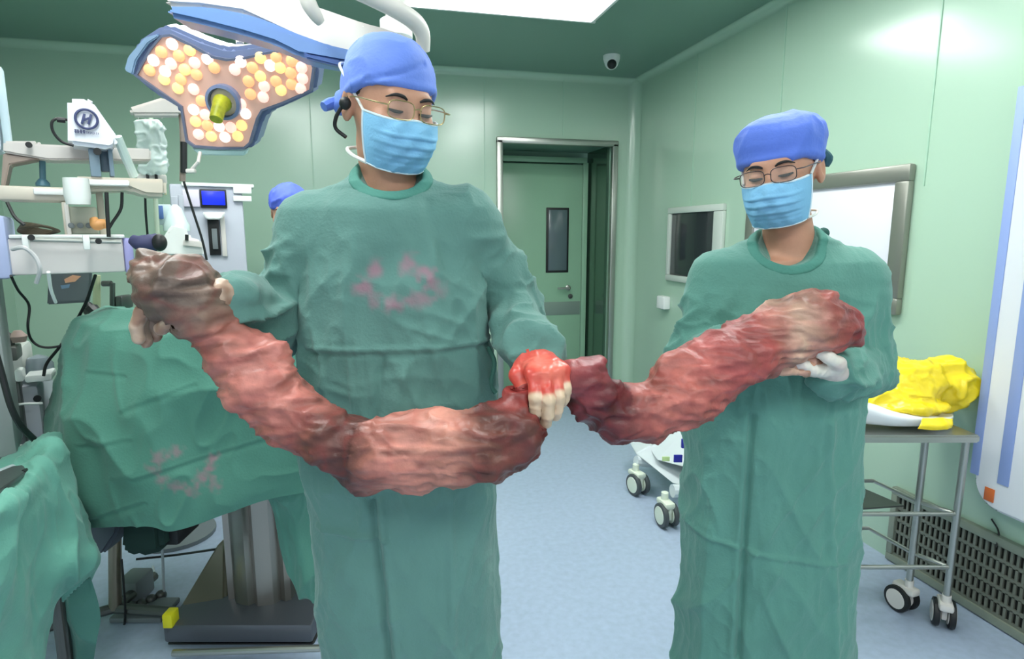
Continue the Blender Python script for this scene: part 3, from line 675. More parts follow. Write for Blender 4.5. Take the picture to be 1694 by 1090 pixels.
# pale angled lamp behind
pl = thing('angled_arm_light', 'pale angled arm behind the left lobe of the lit lamp', 'lamp arm', Wd(250, 180, 2.6))
M().prism([Wd(212, 178, 2.5), Wd(270, 160, 2.5), Wd(300, 170, 2.5), Wd(300, 190, 2.5), Wd(218, 190, 2.5)], rv()*.08, .01).put('head', mat('pale_rose', (208, 200, 194), .5), pl)
M().tube([Wd(300, 176, 2.55), Wd(303, 240, 2.55), Wd(302, 300, 2.55)], .012).put('pole', mat('pole_brown', (150, 132, 122), .4), pl)
M().tube([Wd(304, 235, 2.54), Wd(304, 286, 2.54)], .013).put('pole_grip', BLACK, pl)
# IV bag and pole
CLR = mat('clear_film', (214, 226, 224), .12, bump=.9, bscale=34, alpha=.62, spec=.8)
iv = thing('drip_stand', 'thin pale drip stand holding a clear fluid bag left of the lit lamp', 'drip stand', Wd(248, 700, 2.2))
iv.location.z = 0; ORG[iv.name] = Vector(iv.location)
M().tube([Wd(248, 180, 2.8), f2w((F(248, 420, 2.8)[0], 2.8, .05))], .010).put('pole', mat('pole_pale_green', (188, 202, 182), .35, metal=.3), iv)
M().tube([Wd(228, 196, 2.78), Wd(240, 186, 2.79), Wd(256, 186, 2.79), Wd(268, 196, 2.78)], .004, res=4).put('hook', STEEL, iv)
M().lathe(f2w((F(248, 420, 2.8)[0], 2.8, .0)), (0, 0, 1), [(.18, .001), (.18, .02), (.05, .05)], 24).put('base', GREYD, iv)
def fiv(p):
    a = F(225, 200, 2.7); b = F(276, 288, 2.7); c = (a+b)/2
    q = np.abs(p-c)-np.array(((b[0]-a[0])/2-.02, .012, (a[2]-b[2])/2-.02))
    return np.linalg.norm(np.maximum(q, 0), axis=1)+np.minimum(q.max(1), 0)-.02
ivc = F(250, 244, 2.7)
st(sdfobj('fluid_bag', fiv, ivc-.2, ivc+.2, .006, CLR, disp=lambda V: .012*(ridge(V*34, 3)-.4)), 'clear crumpled fluid bag hanging on the drip stand', 'fluid bag')
pm = thing('bag_clamp', 'cream clamp box with dark marks below the clear fluid bag', 'clamp', Wd(250, 312, 2.15))
M().pbox(226, 288, 276, 304, 2.7, .06, .006).put('body', OFFW, pm)
M().pbox(242, 286, 247, 300, 2.69, .02, .002).pbox(256, 284, 261, 302, 2.69, .02, .002).put('dark_tab', BLACK, pm)
M().pbox(266, 270, 274, 322, 2.72, .03, .003).put('yellowed_strap', mat('strap_yellow', (212, 206, 164), .5), pm)
# grey flat monitor on the wall
gm = thing('flat_grey_monitor', 'flat grey monitor under the pendant shelf with a painted orange reflection', 'monitor', Wd(115, 478, 2.3))
M().prism([Wd(80, 452, 2.3), Wd(152, 450, 2.3), Wd(148, 500, 2.3), Wd(78, 504, 2.3)], rv()*.04, .004).put('casing', GREYD, gm)
M().prism([Wd(84, 455, 2.297), Wd(148, 453, 2.297), Wd(144, 496, 2.297), Wd(82, 500, 2.297)], rv()*.004).put('screen', mat('monitor_grey', (122, 128, 132), .25), gm)
M().prism([Wd(106, 462, 2.293), Wd(120, 455, 2.293), Wd(134, 457, 2.293), Wd(124, 466, 2.293), Wd(108, 468, 2.293)], rv()*.003).put('orange_reflection', mat('reflection_orange', (232, 176, 140), .5, emit=.15), gm)  # orange reflection painted on the screen as a faintly glowing patch
M().prism([Wd(100, 472, 2.293), Wd(116, 470, 2.293), Wd(114, 476, 2.293), Wd(102, 478, 2.293)], rv()*.003).put('blue_icon', mat('icon_blue', (128, 156, 184), .5, emit=.1), gm)
# suction / ventilator machine lower left
vt = thing('ventilator_cart', 'pale grey ventilator cart with canister behind the draped instrument table', 'medical machine', Wd(40, 700, 2.3))
vt.location.z = 0; ORG[vt.name] = Vector(vt.location)
GV = mat('vent_grey', (186, 188, 198), .4)
M().pbox(-40, 640, 78, 860, 2.3, .35, .02).put('body', GV, vt)
M().pbox(-20, 576, 40, 625, 2.32, .2, .02).put('upper_block', mat('vent_pale', (196, 198, 192), .45), vt)
M().pbox(40, 620, 86, 632, 2.25, .12, .008).put('ledge', WHITE, vt)
M().pbox(24, 612, 38, 632, 2.24, .06, .008).put('valve', WHITE, vt)
M().lathe(Wd(66, 620, 2.36), (0, 0, 1), [(.045, 0), (.045, .04), (.03, .065), (.006, .075)]).put('dome', mat('dome_grey', (140, 150, 158), .25), vt)
M().lathe(Wd(62, 659, 2.295), -rv(), [(.012, 0), (.012, .006)], 12).put('port', BLACK, vt)
M().pbox(28, 632, 40, 760, 2.27, .06, .004).put('rail', STEELD, vt)
for z in (0, 1):
    M().tube([Wd(-10, 678-z*5+z*70, 2.26), Wd(30, 669+z*68, 2.22), Wd(70, 667+z*72, 2.24)], .004, res=5).put('white_hose', WHITE, vt)
M().pbox(2, 575, 28, 598, 2.2, .1, .006).lathe(Wd(12, 566, 2.25), (0, 0, 1), [(.02, -.02), (.02, .02), (.008, .035)]).put('regulator', mat('reg_grey', (90, 92, 88), .4), vt)
M().lathe(Wd(30, 556, 2.25), (0, 0, 1), [(.02, -.02), (.026, 0), (.01, .02)]).put('reg_cap', mat('cap_rose', (176, 150, 142), .5), vt)
# cables
CBL = [('black cable sagging from the pendant shelf down behind the drape', [(158, 455, 2.1), (140, 505, 2.15), (105, 565, 2.2), (78, 600, 2.22), (72, 622, 2.22)], .005),
       ('long thick black cable falling along the grey ventilator cart', [(-14, 560, 1.9), (2, 615, 1.9), (18, 672, 1.9), (36, 706, 1.92), (60, 730, 1.98)], .009),
       ('thin dark cable hanging below the blue-grey end cap', [(18, 456, 2.0), (30, 480, 2.05), (48, 505, 2.1), (46, 540, 2.1), (52, 562, 2.15), (70, 574, 2.15), (100, 572, 2.15), (122, 558, 2.15)], .004),
       ('black cable hanging from the cream front arm past the orange plug', [(176, 318, 2.0), (178, 360, 2.0), (180, 392, 2.0)], .006),
       ('dark cable looping between the cream front arm and the module', [(202, 318, 2.1), (200, 345, 2.1), (186, 368, 2.1), (180, 378, 2.1)], .005),
       ('dark cable hanging beside the drip stand pole', [(240, 300, 2.72), (241, 350, 2.76), (245, 400, 2.79)], .005),
       ('grey cable slanting down across the grey machine with blue screen', [(304, 300, 2.5), (318, 345, 2.5), (334, 395, 2.5), (342, 430, 2.5)], .005),
       ('dark cable dipping from the pendant arm onto the cable coil', [(12, 335, 2.0), (24, 358, 1.98), (40, 372, 1.97)], .005),
       ('grey hose arching over the face of the pendant shelf', [(20, 412, 1.9), (40, 410, 1.88), (58, 425, 1.88), (66, 446, 1.88), (60, 468, 1.9)], .006),
       ('white cable hanging in front of the flat grey monitor', [(80, 450, 1.95), (84, 478, 2.0), (92, 500, 2.05)], .005)]
for lab, pts, r in CBL:
    st(M().tube([Wd(*p) for p in pts], r, 8, res=6).put('cable', WHITE if 'white cable' in lab else (mat('hose_grey', (186, 186, 188), .4) if 'grey hose' in lab else BLACK)), lab, 'cable', 'cables around the pendant')

face()
# ================================================================= operating table
ot = thing('operating_table', 'stainless steel operating table pedestal on a heavy base under the green drape', 'operating table', Wd(400, 900, 2.2))
ot.location.z = 0; ORG[ot.name] = Vector(ot.location)
PS = mat('pedestal_steel', (158, 154, 146), .3, metal=.85, bump=.12, bscale=14, stretch=(3, 3, .15))
u0, u1 = F(368, 900, 2.1)[0], F(474, 900, 2.1)[0]
zb1 = F(430, 1000, 2.1)[2]
ped = M(); uc = (u0+u1)/2; hw = (u1-u0)/2
prof = []
for i in range(14):
    x = -hw+2*hw*i/13; prof.append(f2w((uc+x, 2.12+(.02 if i % 5 == 1 else 0)-.05*math.cos(x/hw*1.4), zb1-.05)))
prof += [f2w((u1, 2.4, zb1-.05)), f2w((u0, 2.4, zb1-.05))]
ped.prism(prof, UP*(.52)).put('pedestal', PS, ot)
M().prism([Wd(282, 1030, 2.02), Wd(360, 900, 2.3), Wd(372, 900, 2.3), Wd(372, 1000, 2.1), Wd(500, 1010, 2.1), Wd(512, 1030, 2.02)], rv()*.12, .008).put('sloped_cover', mat('cover_steel', (170, 166, 146), .3, metal=.7), ot)
M().pbox(270, 1034, 516, 1064, 1.96, .75, .01).put('base_plate', mat('base_dark', (92, 96, 104), .35, metal=.4), ot)
M().pbox(276, 1064, 520, 1088, 1.99, .7, .01).put('base_skirt', BLACK, ot)
M().tube([Wd(286, 1080, 1.9), Wd(530, 1072, 1.9)], .012).put('foot_bar', STEEL, ot)
M().pbox(268, 1018, 284, 1040, 1.95, .05, .004).put('yellow_sticker', mat('sticker_yellow', (222, 214, 30), .5), ot)
M().box(f2w((-1.12, 2.28, F(300, 770, 2.1)[2])), (1.2, .5, .06), frot(), .01).put('tabletop', STEELD, ot)
M().pbox(474, 840, 486, 880, 2.2, .1, .01).put('dark_bracket', BLACK, ot)
# hanging pads under the drape
pad = M().prism([Wd(200, 858, 1.9), Wd(262, 856, 1.9), Wd(268, 915, 1.9), Wd(225, 926, 1.9), Wd(196, 915, 1.9)], rv()*.2, .02)
st(pad.put('dark_green_cushion', TEALT), 'dark green padded cushion hanging under the big green drape', 'cushion')
st(M().pbox(267, 866, 294, 903, 1.95, .15, .01).put('black_box', BLACK), 'small black box beside the dark green cushion under the drape', 'box')
st(M().prism([Wd(130, 862, 1.92), Wd(198, 862, 1.92), Wd(192, 885, 1.92), Wd(168, 920, 1.92), Wd(150, 912, 1.92)], rv()*.1, .01).put('grey_pouch', mat('pouch_grey', (78, 86, 96), .6)), 'dark grey pouch hanging under the left corner of the big drape', 'pouch')
ps = thing('support_stand', 'thick steel support pole on wheels standing under the big green drape', 'stand', Wd(192, 1090, 2.15))
ps.location.z = 0; ORG[ps.name] = Vector(ps.location)
lo = f2w((F(190, 1000, 2.12)[0], 2.12, .06))
M().tube([Wd(190, 850, 2.12), lo], .022, 16).put('pole', mat('pole_warm_steel', (150, 140, 124), .3, metal=.8), ps)
M().tube([lo+ru()*.0, lo+ru()*.25+UP*-.02], .02).tube([lo, lo-ru()*.22-rv()*.1+UP*-.02], .02).tube([lo, lo+rv()*.25+UP*-.02], .02).put('foot', STEELD, ps)
st(M().tube([Wd(201, 925, 2.1), Wd(204, 960, 2.08), Wd(207, 1020, 2.1), Wd(200, 1060, 2.12)], .004, res=6).put('cable', BLACK), 'thin black cable hanging along the steel support pole', 'cable', 'cables around the pendant')
st(M().tube([Wd(225, 925, 2.35), Wd(290, 918, 2.4), Wd(360, 908, 2.3)], .005, res=6).put('cable', BLACK), 'black cable stretched from the green cushion to the operating table pedestal', 'cable', 'cables around the pendant')
st(M().tube([Wd(268, 900, 2.2), Wd(270, 950, 2.25), Wd(270, 1000, 2.3), f2w((F(262, 1030, 2.5)[0], 2.5, .01))], .005, res=6).put('clear_tube', mat('clear_tube_mat', (190, 198, 206), .2)), 'thin clear tube hanging in front of the bare floor under the drape', 'tube')
pdl = thing('foot_pedal', 'grey foot pedal block on the floor beside the steel support pole', 'pedal', Wd(228, 1060, 2.15))
M().box(f2w((F(225, 1060, 2.25)[0], 2.28, .05)), (.09, .12, .1), frot(), .01).put('block', GREYD, pdl)
for i in range(3): M().ball(f2w((F(240+i*9, 1060, 2.2)[0], 2.2+.03*i, .022)), .022, seg=10).put('knob', STEELD, pdl)
M().box(f2w((F(240, 1080, 2.15)[0], 2.18, .012)), (.2, .14, .022), frot(), .006).put('plate', GREYD, pdl)

# ================================================================= drapes
def P(px, py, v): return (px, py, v)
D1 = [[P(70, 800, 2.45), P(148, 520, 2.45), P(240, 512, 2.42), P(350, 512, 2.4), P(460, 516, 2.4), P(580, 520, 2.4)]]
big = [
 [P(185, 520, 2.45), P(190, 517, 2.42), P(255, 514, 2.4), P(345, 513, 2.4), P(450, 516, 2.4), P(600, 520, 2.4)],
 [P(148, 528, 2.30), P(146, 530, 2.05), P(235, 528, 1.98), P(345, 530, 1.94), P(450, 534, 1.93), P(600, 540, 1.93)],
 [P(128, 560, 2.30), P(134, 552, 1.93), P(232, 552, 1.86), P(345, 556, 1.82), P(450, 560, 1.82), P(600, 570, 1.82)],
 [P(100, 640, 2.28), P(124, 640, 1.90), P(225, 640, 1.82), P(345, 640, 1.80), P(450, 640, 1.80), P(600, 640, 1.82)],
 [P(72, 740, 2.26), P(110, 740, 1.87), P(218, 745, 1.80), P(345, 740, 1.79), P(450, 735, 1.79), P(600, 720, 1.82)],
 [P(58, 815, 2.24), P(110, 815, 1.87), P(222, 822, 1.79), P(345, 820, 1.78), P(450, 800, 1.79), P(600, 760, 1.82)],
 [P(70, 850, 2.22), P(128, 864, 1.90), P(245, 864, 1.80), P(300, 874, 1.78), P(440, 826, 1.80), P(600, 800, 1.82)]]
pm_ = [F(px, py, 1.79) for px, py in ((272, 752), (293, 746), (265, 772), (278, 790), (300, 800), (322, 806), (345, 782), (352, 758), (358, 800), (335, 790), (350, 770))]
def fcrease(V):
    # pressed packing creases across the front panel
    u, z = V[:, 0], V[:, 2]; a = F(230, 690, 1.8); b = F(430, 720, 1.8); d = 0
    for (x0, y0), (x1, y1) in (((200, 680), (330, 630)), ((120, 740), (225, 722)), ((230, 785), (440, 722)), ((130, 862), (250, 820)), ((110, 620), (200, 622))):
        A, B = F(x0, y0, 1.8)[[0, 2]], F(x1, y1, 1.8)[[0, 2]]; ab = B-A; q = V[:, [0, 2]]-A; t = np.clip(q@ab/(ab@ab), 0, 1)
        s = np.sign((q@np.array((-ab[1], ab[0]))))*np.linalg.norm(q-t[:, None]*ab, axis=1)
        d = d+(.0022*np.exp(-(s/.004)**2)-.003*np.exp(-((s+.012)/.010)**2))*(t > 0)*(t < 1)
    return d
bd = sheet('green_surgical_drape', big, DRAPE, res=36, amp=.022, fr=(4.5, 4.5, 3), folds=fcrease, col=lambda V: marks(V, (78, 134, 118), pm_, .022, (172, 118, 134)))
st(bd, 'large green surgical drape with faint pink stamp hanging over the operating table', 'drape')
t2 = sheet('green_table_sheet', [[P(175, 512, 2.6), P(260, 508, 2.6), P(360, 504, 2.6)], [P(165, 516, 2.45), P(260, 513, 2.45), P(360, 510, 2.45)], [P(172, 523, 2.40), P(260, 522, 2.42), P(360, 518, 2.42)]], mat('drape_light', (96, 190, 160), .8, attr='col'), res=14, amp=.006, col=lambda V: np.tile(np.array(lin((86, 152, 134))), (len(V), 1)))
st(t2, 'folded light green sheet lying at the back edge of the big drape', 'drape')
st(M().tube([Wd(143, 500, 2.3), Wd(150, 512, 2.3), Wd(168, 526, 2.28), Wd(182, 529, 2.26)], [.01, .028, .024, .005], 10, res=6).put('black_strap', BLACK), 'black strap lying on the left back corner of the big drape', 'strap')
fl_ = sheet('hanging_drape_flap', [
 [P(440, 812, 1.86), P(470, 800, 1.84), P(500, 800, 1.86), P(560, 800, 1.95)],
 [P(452, 850, 1.90), P(478, 850, 1.88), P(505, 850, 1.9), P(560, 850, 1.98)],
 [P(468, 920, 1.94), P(492, 915, 1.9), P(512, 910, 1.92), P(560, 910, 2.0)],
 [P(500, 985, 1.96), P(512, 990, 1.93), P(522, 1000, 1.94), P(560, 1000, 2.0)]], DRAPE, res=20, amp=.012, fr=(10, 10, 3), col=lambda V: marks(V, (80, 138, 122), [], .02))
st(fl_, 'narrow green drape flap hanging behind the taller surgeon beside the pedestal', 'drape')
# instrument table with its drape at the lower left
it = thing('instrument_stand', 'dark metal instrument stand under the draped front left table', 'stand', Wd(90, 1090, 1.5))
it.location.z = 0; ORG[it.name] = Vector(it.location)
for x, v in ((92, 1.62), (100, 1.72)): M().tube([Wd(x, 990, v), f2w((F(x, 1000, v)[0], v, .04))], .014).put('leg', STEELD, it)
M().tube([f2w((F(92, 1000, 1.6)[0]-.2, 1.6, .05)), f2w((F(92, 1000, 1.6)[0]+.25, 1.7, .05))], .014).put('foot', STEELD, it)
fg = [
 [P(-60, 800, 1.75), P(0, 770, 1.8), P(40, 745, 1.85), P(70, 727, 1.88), P(92, 726, 1.9), P(100, 735, 2.0)],
 [P(-60, 880, 1.25), P(0, 828, 1.35), P(45, 793, 1.5), P(80, 742, 1.66), P(97, 738, 1.74), P(112, 760, 1.95)],
 [P(-60, 950, 1.22), P(0, 880, 1.32), P(48, 850, 1.46), P(90, 810, 1.6), P(112, 815, 1.7), P(130, 830, 1.9)],
 [P(-60, 1010, 1.22), P(0, 960, 1.32), P(50, 930, 1.46), P(100, 890, 1.58), P(132, 895, 1.68), P(150, 905, 1.86)],
 [P(-60, 1070, 1.24), P(0, 1040, 1.34), P(50, 1010, 1.46), P(108, 945, 1.56), P(145, 930, 1.66), P(162, 925, 1.84)],
 [P(-60, 1180, 1.26), P(0, 1180, 1.35), P(48, 1150, 1.46), P(82, 1010, 1.56), P(140, 955, 1.66), P(160, 945, 1.84)]]
fg[5] = [P(-60, 1190, 1.26), P(0, 1190, 1.35), P(52, 1140, 1.46), P(78, 1030, 1.56), P(100, 985, 1.66), P(155, 958, 1.84)]
fo = sheet('instrument_table_drape', fg, DRAPE, res=26, amp=.016, fr=(9, 9, 4), col=lambda V: marks(V, (94, 154, 138), [], .02))
st(fo, 'pale green drape over the front left instrument table beneath the dark tray edge', 'drape')
f2_ = sheet('drape_corner', [[P(95, 985, 1.75), P(125, 965, 1.72), P(150, 952, 1.74)], [P(98, 1020, 1.75), P(130, 1010, 1.70), P(166, 1015, 1.73)], [P(110, 1060, 1.76), P(132, 1060, 1.71), P(160, 1060, 1.73)], [P(112, 1110, 1.77), P(130, 1120, 1.72), P(150, 1120, 1.74)]],
    DRAPE, res=16, amp=.012, fr=(10, 10, 4), col=lambda V: marks(V, (70, 122, 112), [], .02))
st(f2_, 'darker green cloth corner hanging behind the front left drape', 'drape')
tr = thing('instrument_tray', 'dark steel instrument tray with blue handled tools on the front left table', 'tray', Wd(20, 790, 1.6))
M().prism([Wd(-60, 850, 1.22), Wd(-60, 812, 1.25), Wd(20, 778, 1.52), Wd(52, 774, 1.6), Wd(50, 782, 1.56), Wd(0, 818, 1.34)], UP*.012, .002).put('tray_rim', mat('tray_dark', (92, 90, 92), .35, metal=.6), tr)
M().tube([Wd(-40, 800, 1.4), Wd(20, 775, 1.62)], .012).put('pale_edge', mat('tray_edge', (178, 190, 194), .4), tr)
M().tube([Wd(14, 789, 1.52), Wd(40, 777, 1.58)], .012).put('blue_tool', mat('tool_blue', (22, 42, 96), .4), tr)
M().tube([Wd(36, 784, 1.52), Wd(54, 775, 1.58)], .01).put('dark_tool', BLACK, tr)
M().pbox(-40, 766, 18, 782, 1.85, .1, .01).put('black_case', BLACK, tr)
# bits between drape and machine
sd = thing('small_steel_clamp', 'small dark clamp on a post between the pendant and the brown specimen end', 'clamp', Wd(185, 500, 2.4))
M().tube([Wd(186, 468, 2.5), Wd(186, 515, 2.5)], .01).tube([Wd(170, 469, 2.5), Wd(184, 469, 2.5)], .012).put('post', STEELD, sd)
M().tube([Wd(160, 455, 2.5), Wd(160, 515, 2.5)], .014).put('yellowish_post', mat('post_yellowish', (190, 196, 160), .5), sd)
M().pbox(188, 490, 202, 512, 2.5, .08, .01).put('dark_block', STEELD, sd)
# ================================================================= PEOPLE
face()
def unit(a): a = np.asarray(a, float); return a/np.linalg.norm(a)
def rotm(yaw, roll, pitch):
    return np.array(Matrix.Rotation(math.radians(yaw), 3, 'Z') @ Matrix.Rotation(math.radians(roll), 3, 'Y') @ Matrix.Rotation(math.radians(pitch), 3, 'X'))
def head_sdf(q):
    """head in its own axes: face to -y, eyes at z=0"""
    d = ell(q, (0, .014, .034), (.076, .097, .088))
    d = smin(d, ell(q, (0, -.018, -.022), (.067, .078, .088)), .03)
    d = smin(d, ell(q, (0, -.030, -.078), (.047, .052, .040)), .03)
    d = smin(d, caps(q, (-.03, -.084, .021), (.03, -.084, .021), .011, .011), .02)
    for s in (-1, 1):
        d = smin(d, ell(q, (s*.040, -.066, -.034), (.026, .026, .024)), .02)
        d = smax(d, -ell(q, (s*.031, -.108, .000), (.019, .020, .013)), .012)
        d = smin(d, ell(q, (s*.031, -.080, .000), (.0155, .0135, .0115)), .005)
        e = ell(q, (s*.081, .016, -.006), (.011, .021, .033)); e = smax(e, -ell(q, (s*.091, .010, -.002), (.008, .011, .019)), .005)
        d = smin(d, e, .006)
    d = smin(d, caps(q, (0, -.090, .006), (0, -.112, -.036), .008, .012), .014)
    for s in (-1, 1): d = smin(d, ell(q, (s*.011, -.106, -.040), (.008, .009, .008)), .006)
    d = smin(d, ell(q, (0, -.092, -.068), (.022, .012, .007)), .008)
    d = smin(d, ell(q, (0, -.089, -.079), (.019, .012, .008)), .004)
    return d
def make_hand(wrist, d, n, x, curls, spread=1.0, thumb=(.5, .6), S=1.0):
    """wrist point, d towards the fingers, n out of the palm, x towards the thumb; curl angles per finger"""
    d, n, x = unit(d), np.asarray(n, float), np.asarray(x, float)
    n = unit(n-d*(n@d)); xx = np.cross(n, d); x = xx if xx@x > 0 else -xx
    C = []; K = []
    offs = [.030, .010, -.010, -.028]; kl = [.088, .092, .087, .080]; L = [(.042, .026, .020), (.046, .029, .021), (.042, .027, .020), (.033, .021, .018)]; R = [.0098, .0100, .0096, .0086]
    w = np.asarray(wrist, float)
    for i in range(4):
        kn = w+d*kl[i]*S+x*offs[i]*S
        C.append((w+x*offs[i]*.55*S+d*.012, kn, .0150*S, .0118*S, .016)); K.append(kn)
        a = 0; p = kn; dirx = unit(d+x*(offs[i]*2.2*spread))
        for j in range(3):
            a += curls[i][j]; dd = dirx*math.cos(a)+n*math.sin(a); q = p+dd*L[i][j]*S
            C.append((p, q, (R[i]-.0006*j)*S, (R[i]-.0006*(j+1))*S, .004)); p = q
        K.append(p)
    b = w+d*.022*S+x*.022*S; t1 = b+(d*.62+x*.62+n*.35)*.042*S
    C.append((b, t1, .0165*S, .0125*S, .014)); t2 = t1+unit(d*.85+x*(.45-thumb[0])+n*thumb[0])*.034*S; C.append((t1, t2, .0118*S, .0105*S, .004))
    t3 = t2+unit(d*.85+x*(.1-thumb[1])+n*thumb[1])*.028*S; C.append((t2, t3, .0104*S, .0090*S, .004)); K.append(t3)
    return C, K
def hand_sdf(p, C, g=0):
    d = None
    for i, (a, b, ra, rb, k) in enumerate(C):
        e = caps(p, a, b, ra+g, rb+g)
        d = e if d is None else smin(d, e, k)
    return d
def bounds(pts, r): pts = np.array(pts); return pts.min(0)-r, pts.max(0)+r
def interp_col(V, pts, cols, nz=.0, seed=0, sc=30, wd=None):
    """true colour of the tissue along a path"""
    pts = np.array(pts); cols = np.array([lin(c) for c in cols]); seg = np.linalg.norm(np.diff(pts, axis=0), axis=1); cum = np.r_[0, np.cumsum(seg)]
    best = np.full(len(V), 1e9); s = np.zeros(len(V))
    for i in range(len(pts)-1):
        ab = pts[i+1]-pts[i]; t = np.clip((V-pts[i])@ab/(ab@ab), 0, 1); dd = np.linalg.norm(V-pts[i]-t[:, None]*ab, axis=1); m = dd < best
        best[m] = dd[m]; s[m] = cum[i]+t[m]*seg[i]
    s = s+nz*(fbm(V*sc+seed, 3)-.5)*2
    return np.stack([np.interp(s, cum, cols[:, k]) for k in range(3)], 1)

def person(name, label, base, H, hr, neck, torso, arms, hands, gown_rows, gown_col, capf, mask=True, feet=True, neckhole=None, prints=(), seams=None, folds=1.0, glove_cols=None, hvox=.0038, gloves_disp=None, armr=(.062, .056, .050), skirt=None, collar=True, gvox=.005):
    """base (u, v) on the floor; H head centre; hr head rotation; torso list of rows for the body; arms = [(shoulder, elbow, wrist), ...]"""
    HC = np.asarray(H, float); Rm = rotm(*hr); ORGW = f2w((base[0], base[1], 0))
    hl = lambda p: (p-HC)@Rm
    hw = lambda q: HC+Rm@np.asarray(q, float)
    # ---- body, one surface
    def fb(p):
        d = head_sdf(hl(p))
        nk = caps(p, hw((0, .022, -.075)), neck, .052, .058); d = smin(d, nk, .02)
        t = loft(p, torso, 2.2); t = smin(t, caps(p, arms[0][0], arms[1][0], .055, .055), .04); d = smin(d, t, .03)
        for (a, b, c), hd in zip(arms, hands):
            arm = smin(caps(p, a, b, .048, .040), caps(p, b, c, .041, .027), .01); d = smin(d, arm, .02)
            d = smin(d, hand_sdf(p, hd[0]), .012)
        for s in (-1, 1):
            hp = (torso[-1][1]+s*.085, base[1]+.0, .90); kn = (base[0]+s*.10, base[1]-.01, .50); an = (base[0]+s*.11, base[1]+.02, .085)
            leg = smin(caps(p, hp, kn, .085, .056), caps(p, kn, an, .055, .036), .02)
            ft = ell(p, (base[0]+s*.115, base[1]-.055, .035), (.045, .125, .036)); d = smin(d, smin(leg, ft, .02), .03)
        return d
    allp = [HC, neck]+[q for a in arms for q in a]+[k for h_ in hands for k in h_[1]]+[(base[0]-.2, base[1]-.22, 0), (base[0]+.2, base[1]+.1, 0)]
    lo, hi = bounds(allp, .15); lo[2] = -.012
    skc = np.array(lin((192, 142, 118)))
    def bcol(V):
        c = np.tile(skc, (len(V), 1)); q = hl(V)
        k = np.clip(1-np.abs(np.linalg.norm(q-np.array((0, -.1, -.075)), axis=1)/.03), 0, 1)[:, None]*.5
        c = c*(1-k)+np.array(lin((176, 104, 96)))*k
        return c
    body = sdfobj(name, fb, lo, hi, hvox, SKIN, org=ORGW, col=bcol, rl=1)
    tag(body, label, 'person')
    def part(nm, V, m, **kw): return None
    # ---- gown
    def fg_(p):
        d = loft(p, gown_rows, 2.5)
        sh = caps(p, arms[0][0], arms[1][0], .066, .066); d = smin(d, sh, .05)
        d = smin(d, caps(p, neck+np.array((0, .01, -.02)), (arms[0][0]+arms[1][0])/2, .085, .11), .05)
        for a, b, c in arms:
            cc_ = b+(c-b)*.93
            arm = smin(caps(p, a, b, armr[0]+.006, armr[1]+.002), caps(p, b, cc_, armr[1]+.004, armr[2]), .012); d = smin(d, arm, .004+.03*np.clip((p[:, 2]-a[2]+.13)/.1, 0, 1))
        nh = neckhole; d = smax(d, -caps(p, nh[0], nh[1], nh[2], nh[2]*1.12), .012)
        return d
    gp = [(r[1]-r[3], r[2]-r[4], r[0]) for r in gown_rows]+[(r[1]+r[3], r[2]+r[4], r[0]) for r in gown_rows]+[q for a in arms for q in a]
    lo, hi = bounds(gp, .11)
    def gd(V):
        wa = np.min([caps(V, a, b, .0, .0) for arm in arms for a, b in (arm[:2], arm[1:])], axis=0) if True else 0
        torso_d = loft(V, gown_rows, 2.5)
        onarm = np.clip((torso_d-.004)/.03, 0, 1)
        d = .0; calm = 1-.75*np.clip((V[:, 2]-arms[0][0][2]+.06)/.06, 0, 1)
        # body: soft hanging folds, crumples
        z = V[:, 2]; low = np.clip((1.15-z)/.7, 0, 1)
        d = d+(1-onarm)*folds*calm*(.010*(fbm(V*(5, 5, 1.6)+3, 2)-.5)*2+.009*(folds_of(V, .45, 12, 3, 11)-.3)+.009*(folds_of(V, -.5, 13, 3.2, 27)-.3)+.008*(folds_of(V, .1, 24, 6, 5)-.3)*np.clip((z-.9)*4, .3, 1)+.007*np.exp(-((z-1.24)/.12)**2)*(folds_of(V, 1.3, 24, 7, 9)-.3)+.003*ridge(V*(34, 34, 20)+8, 3))
        d = d+(1-onarm)*low*folds*(.024*(ridge(V*(6.5, 6.5, .7)+1, 3)-.35))
        # sleeves: tight rumples across the arm
        d = d+onarm*calm*folds*(.022*(ridge(V*(10, 10, 15)+7, 3)-.35)+.009*(ridge(V*(24, 24, 30)+2, 3)-.2))
        if seams:
            for (x0, y0, x1, y1, vv, am, wd) in seams:
                A, B = F(x0, y0, vv), F(x1, y1, vv); a2 = A[[0, 2]]; ab = B[[0, 2]]-a2; q = V[:, [0, 2]]-a2; t = np.clip(q@ab/(ab@ab), 0, 1)
                s = np.linalg.norm(q-t[:, None]*ab, axis=1); d = d+am*np.exp(-(s/wd)**2)*(V[:, 1] < base[1])
        return d
    base_c = gown_col
    gw = sdfobj('surgical_gown', fg_, lo, hi, gvox, GOWN, body, disp=gd, col=lambda V: marks(V, base_c, [np.array(q) for q in prints], .017, (160, 112, 130)), rl=1)
    # collar band round the neck opening
    if collar:
        c0, c1, r0 = neckhole[0], neckhole[1], neckhole[2]
        ax = unit(np.asarray(c1)-np.asarray(c0)); cc = np.asarray(neckhole[3])
        def on(p, k=.012):
            return smax(np.abs(fg_(p))-.004, np.abs(caps(p, c0, c1, r0, r0*1.12)-.012)-.012, .004)
        try:
            sdfobj('collar', on, np.minimum(c0, c1)-.14, np.maximum(c0, c1)+.14, .0036, mat('collar_cotton', (72, 132, 120), .85, bump=.3, bscale=140), gw, rl=1)
        except Exception as ex: print('collar', ex)
